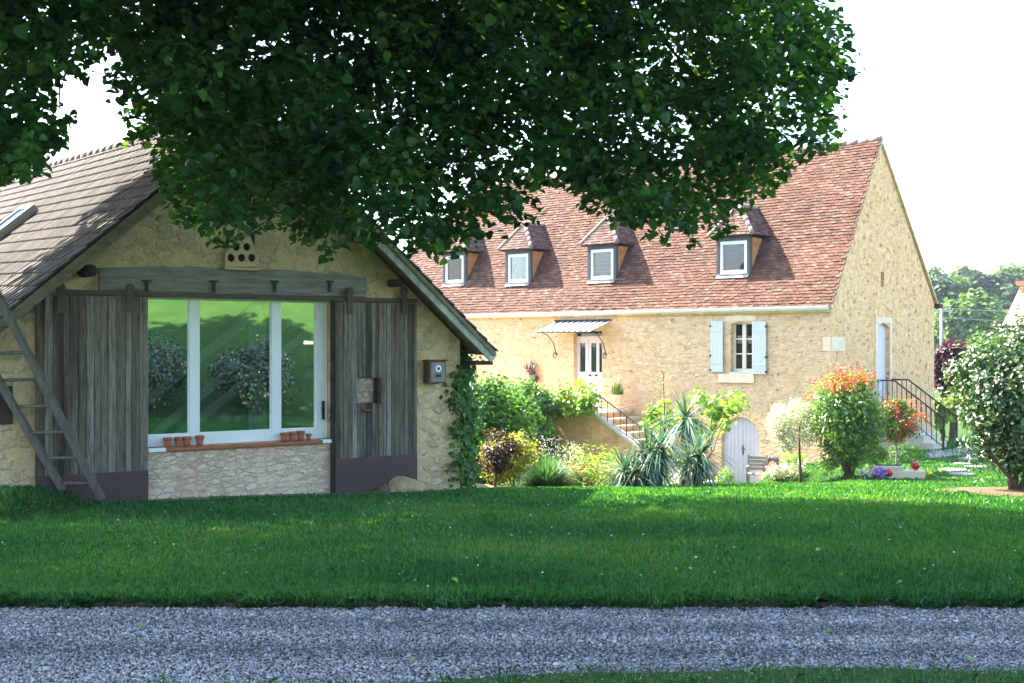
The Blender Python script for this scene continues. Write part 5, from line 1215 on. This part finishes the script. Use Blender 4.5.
# stepping stones
for px, py, sx, lab in ((968, 459.5, .28, 'narrow stepping stone farthest up the shaded lawn'), (963, 464.5, .22, 'small stepping stone in the middle of the row'), (953, 470.5, .36, 'widest pale stepping stone near the trough'), (961, 475, .3, 'thin stepping stone nearest the lit lawn'), (976, 467.5, .26, 'stepping stone half hidden by the big shrub'), (985, 455, .3, 'stepping stone under the big shrub branches')):
    Z = 28.0
    for _ in range(80): r0 = ray(px, py); Z += (EYE+r0.z*Z-gz(r0.x*Z, Z))*2; Z = min(max(Z, 20), 45)
    mb = MB(); n_ = 9; x = r0.x*Z; ang = random.uniform(0, 1); pts = [(sx*(1+random.uniform(-.15, .15))*math.cos(ang+2*PI*i/n_), sx*.95*(1+random.uniform(-.15, .15))*math.sin(ang+2*PI*i/n_)) for i in range(n_)]
    mb.add([(a, b_, .035) for a, b_ in pts]+[(a*1.04, b_*1.04, -.05) for a, b_ in pts], [tuple(range(n_))]+[(i, (i+1) % n_, n_+(i+1) % n_, n_+i) for i in range(n_)])
    o_ = mb.build('stepping_stone', 'paving'); o_.location = (x, Z, gz(x, Z)); tag(o_, lab, 'stepping stone', 'stepping stones in the lawn')
# big glossy shrub on the right
bs = plant('viburnum_shrub', 'large glossy leaved shrub with pale flecks for buds and leaf glints at the right edge', 'shrub', 1018, 17.3); bs.scale = (.87, .87, .84)
o_, P = crown('crown', (.12, .1, 1.85), (1.28, 1.15, 1.28), 150, 85, .115, 'lf_vib', bs, .3, .25, .5); crown('skirt', (.15, 0, .85), (1.15, 1.0, .6), 60, 60, .085, 'lf_vib', bs, .4, .3, .4)
out = P[(np.linalg.norm((P-[.12, .1, 1.85])/[1.28, 1.15, 1.28], axis=1) > .72)]; s_ = out[rng.choice(len(out), 900, False)]; leaves('bud_flecks', s_+unit(s_-[.12, .1, 1.85])*.05, rng.normal(size=s_.shape)*.5+unit(s_-[.12, .1, 1.85]), .055, 'fl_pink', bs, .9)  # pale flecks: buds that also imitate sky glints on the glossy leaves
stems('trunk', (0, 0, -.05), [(-.75, 0, 1.2), (-.15, .1, 1.5), (.2, -.1, 1.6), (.5, .2, 1.5), (.05, .3, 1.9)], .05, 'stem', bs, bend=.25)
mb = MB(); c = bs.location
for k in range(3):
    for i in range(28):
        a0, a1 = 2*PI*i/28, 2*PI*(i+1)/28; r0, r1 = 1.0*k/3, 1.0*(k+1)/3; wv = lambda a: 1+.12*math.sin(3*a)+.08*math.sin(5*a+1)
        q = [(c.x+r*wv(a)*math.cos(a), c.y+r*wv(a)*math.sin(a)*1.1) for r, a in ((r0, a0), (r1, a0), (r1, a1), (r0, a1))]; mb.add([(x, y, gz(x, y)+.045-.03*(math.hypot(x-c.x, y-c.y) > .9)) for x, y in q], [(0, 1, 2, 3)] if k else [(1, 2, 3)])
tag(mb.build('mulch_bed', 'mulch', None, True), kind='structure')

# ------------------------------------------------------------------ ladder, pots
la = thing('wooden_ladder', 'old grey wooden ladder leaning across the left barn door', 'ladder', (-5.05, 14.95, gz(-5.05, 14.95)))
A0, A1 = W(102, 499, 14.85), W(-92, 119, 13.6); B0, B1 = W(63, 490, 15.0), W(-98, 215, 13.95); lo_ = la.location
for p, q in ((A0, A1), (B0, B1)):
    mb = MB(); mb.bar(p-lo_, q-lo_, .075, .11, (0, 1, 0)); mb.build('rail', 'ladder', la, False, .008)
for k in np.arange(.045, .99, .0724):
    kb = k*(B1-B0).length and k; p = A0.lerp(A1, k)-lo_; zt = A0.lerp(A1, k).z; kk = (zt-.02-B0.z)/(B1.z-B0.z)
    if not 0 <= kk <= 1.02: continue
    q = B0.lerp(B1, kk)-lo_; mb = MB(); dd = (q-p).normalized(); mb.tube([p-dd*.05, q+dd*.05], .021, 8); mb.build('rung', 'ladder', la, True)
pot0 = None
for i, (px, py, s, lab) in enumerate(((167.5, 445, 1, 'first of the left four pots, next to the white sill end'), (178.5, 444.5, 1, 'second of the left four terracotta pots on the barn sill'), (187, 444, 1, 'third of the left four terracotta pots on the barn sill'), (199.7, 443, 1.05, 'rightmost of the left four terracotta pots, under the first mullion'), (284, 438, .95, 'first of the right four terracotta pots, under the second mullion'), (292.7, 437.5, 1, 'second of the right four terracotta pots on the barn sill'), (300.7, 437, 1.05, 'tallest of the right four terracotta pots on the barn sill'), (308.7, 436.5, .72, 'smallest terracotta pot at the right end of the sill'))):
    x, z = fb(px, py, -.04); loc = BARN.wor(x, -.04, wb-.004)
    if pot0 is None:
        pot0 = thing('flower_pot', lab, 'flower pot', loc, 0, 'terracotta pots on the barn window sill')
        mb = MB(); mb.lathe([(.038, 0), (.05, .1), (.048, .1), (.036, .01)], n=16); mb.build('body', 'terra', pot0, True)
        mb = MB(); mb.lathe([(.05, .095), (.058, .095), (.06, .135), (.05, .135), (.048, .1)], n=16); mb.build('rim', 'terra', pot0, True)
    else: dup(pot0, loc, random.uniform(0, 6), lab, (s, s, s))

# ------------------------------------------------------------------ beyond: plum, hedge, neighbour, pole, woods
def fartree(px, Z, ytop, wpx, ybot, mat, label, name='tree', leaf=None, ncl=70, per=75, group='trees of the far wood', shape=1.0):
    X = (px-CX)/F*Z; zb = gz(X, Z); t_ = thing(name, label, 'tree', (X, Z, zb), 0, group); zt = EYE+(HY-ytop)/F*Z-zb; zb2 = max(.6, EYE+(HY-ybot)/F*Z-zb); rw = wpx/2/F*Z; c = (zt+zb2)/2
    crown('crown', (0, 0, c), (rw, rw*.9, (zt-zb2)/2), ncl, per, leaf or .011*Z*.42, mat, t_, .36, .45, .8)
    mb = MB(); mb.tube([(0, 0, -.3), (.1, 0, c*.6), (0, .1, c), (.05, 0, zt*.85)], [.018*zt+.06, .014*zt+.05, .01*zt+.03, .02], 8)
    for i in range(5):
        a = random.uniform(0, 6.28); mb.tube([(0, 0, c*.7), (rw*.4*math.cos(a), rw*.4*math.sin(a), c), (rw*.7*math.cos(a), rw*.7*math.sin(a), c*1.2)], [.05, .035, .015], 6)
    mb.build('trunk', 'bark', t_, True); return t_
pl = fartree(951, 46, 336, 40, 398, 'lf_purple', 'dark purple leaved plum tree behind the house corner', 'plum_tree', .16, 60, 80, None)
fartree(972, 44, 392, 60, 425, 'lf_mix', 'pale green shrub below the purple plum', 'shrub', .13, 40, 70, None)
fartree(940, 41, 398, 22, 428, 'lf_mix', 'small pale bush by the back corner of the house', 'shrub', .11, 24, 60, None)
fartree(1000, 60, 336, 90, 372, 'lf_far1', 'broad light green bush beneath the far wood', 'shrub', .2, 60, 70, None)
fartree(965, 70, 346, 70, 385, 'lf_far1', 'light green hedge like bush left of the neighbour house', 'shrub', .2, 60, 70, None)
woods = [(968, 110, 292, 78, 352, 'lf_far1', 'bright green round tree in front of the dark firs'), (940, 135, 268, 50, 350, 'lf_far2', 'dark tree just behind the house corner'), (955, 150, 276, 46, 350, 'lf_far1', 'light green tree right of the house corner'), (985, 150, 268, 34, 352, 'lf_far2', 'dark pointed fir in the middle of the wood'), (1008, 150, 262, 52, 352, 'lf_far3', 'tall grey green poplar at the right edge'), (998, 140, 300, 46, 352, 'lf_far2', 'dark lower tree beneath the poplar'), (935, 190, 262, 36, 345, 'lf_far3', 'pale hazy tree on the skyline by the gable'), (965, 200, 262, 40, 345, 'lf_far3', 'pale hazy tree on the skyline in the middle'), (1024, 160, 255, 46, 352, 'lf_far3', 'tallest grey green tree running out of view at right'), (1000, 125, 312, 60, 360, 'lf_far1', 'mid green tree with broad crown under the firs'), (935, 118, 312, 40, 360, 'lf_far1', 'green tree partly behind the plum'), (912, 170, 275, 60, 350, 'lf_far2', 'dark tree hidden mostly by the house gable'), (1050, 150, 262, 60, 352, 'lf_far1', 'green tree beyond the neighbour house'), (975, 170, 275, 44, 350, 'lf_far2', 'dark round tree on the ridge'), (1075, 140, 270, 70, 355, 'lf_far2', 'dark tree outside the right edge')]
for a in woods: fartree(*a[:6], a[6])
# neighbour's tiled shed
nb = thing('neighbour_house', 'small stone outbuilding with orange tile roof at the right edge', 'house', (W(1050, 345, 50).x, 50, gz(W(1050, 345, 50).x, 50)), R(-6))
M['nbwall'] = plain('beige_render', (.2, .165, .11), .95, .2, 4); nbz = nb.location.z; e0 = EYE+(HY-320)/F*50-nbz; e1 = EYE+(HY-286)/F*53-nbz
mb = MB(); mb.box((-.2, 0, -.5), (7, 5, e0)); mb.build('wall', 'nbwall', nb)
mb = MB(); Vn = Vector((.0, 2.5, e1-e0)); ln = Vn.length; Vn.normalize()
tile_plane(mb, (-.4, -.3, e0-.1), (1, 0, 0), Vn, Vector((1, 0, 0)).cross(Vn), 7.6, ln+.4, .22, .3, lambda u, v_: v_ < ln+.35 and u < 7.4, thick=.03); mb.build('roof', 'orange_tile', nb)
mb = MB(); mb.prism([(0, 0), (1, 0), (1, .01), (0, .01)], 0, .001); mb = MB(); mb.add([(-.4, -.3, e0-.15), (7.2, -.3, e0-.15), (7.2, 2.5, e1), (-.4, 2.5, e1), (7.2, 5.3, e0-.15), (-.4, 5.3, e0-.15)], [(0, 1, 2, 3), (3, 2, 4, 5), (0, 3, 5)]); mb.build('roof_boarding', 'ridge_tile', nb)
# pole and wires
p = W(941.5, 345, 62); po = thing('utility_pole', 'thin grey utility pole above the purple plum', 'pole', (p.x, 62, gz(p.x, 62))); zt = EYE+(HY-306)/F*62-po.location.z
mb = MB(); mb.tube([(0, 0, -.3), (0, 0, zt)], [.1, .075], 8); mb.build('shaft', 'grey_metal', po, True); mb = MB(); mb.box((-.5, -.04, zt-.3), (.5, .04, zt-.22)); [mb.tube([(s, 0, zt-.22), (s, 0, zt-.08)], .03, 6) for s in (-.4, .4)]; mb.build('crossarm', 'grey_metal', po)
for k, (dy, lab) in enumerate(((0, 'upper overhead wire running right from the pole'), (.5, 'lower overhead wire running right from the pole'))):
    a = Vector((po.location.x, 62, po.location.z+zt-.1-dy)); b_ = Vector((po.location.x+24, 66, a.z-.3)); mb = MB(); mb.tube([a.lerp(b_, t_)-Vector((0, 0, 1.0*4*t_*(1-t_)*.25)) for t_ in np.linspace(0, 1, 14)], .014, 5); o_ = mb.build('overhead_wire', 'grey_metal'); tag(o_, lab, 'wire')

# ------------------------------------------------------------------ garden to the right of the view (mirrored in the barn window)
for X, Y, rx, rz_, lab in ((7.9, 10.3, 1.05, .85, 'dark flowering shrub on the right lawn seen mirrored in the left pane'), (6.3, 8.1, 1.3, .95, 'dark flowering shrub on the right lawn seen mirrored in the middle pane')):
    t_ = thing('flowering_shrub', lab, 'shrub', (X, Y, gz(X, Y))); o_, P = crown('crown', (0, 0, rz_+.05), (rx*1.1, rx*1.1, rz_*1.05), 90, 80, .09, 'lf_vib', t_, .34, .3); s_ = P[rng.choice(len(P), 500, False)]; leaves('bud_flecks', s_+unit(s_)*.03, rng.normal(size=s_.shape), .06, 'fl_pink', t_, .9); stems('trunk', (0, 0, -.05), [(-.3, 0, 1), (.3, .1, 1), (0, 0, 1.2)], .05, 'stem', t_)
# ------------------------------------------------------------------ thin summer haze
HAZE = .0003
if HAZE:
    mb = MB(); mb.box((-420, -120, -7), (520, 420, 42)); m, t, b = newmat('air'); t.nodes.remove(b)
    v = nd(t, 'VolumePrincipled', i_Density=HAZE); v.inputs['Color'].default_value = (.8, .88, 1, 1); t.links.new(v.outputs[0], t.nodes['Material Output'].inputs[1]); M['air'] = m
    tag(mb.build('haze', 'air'), kind='stuff')
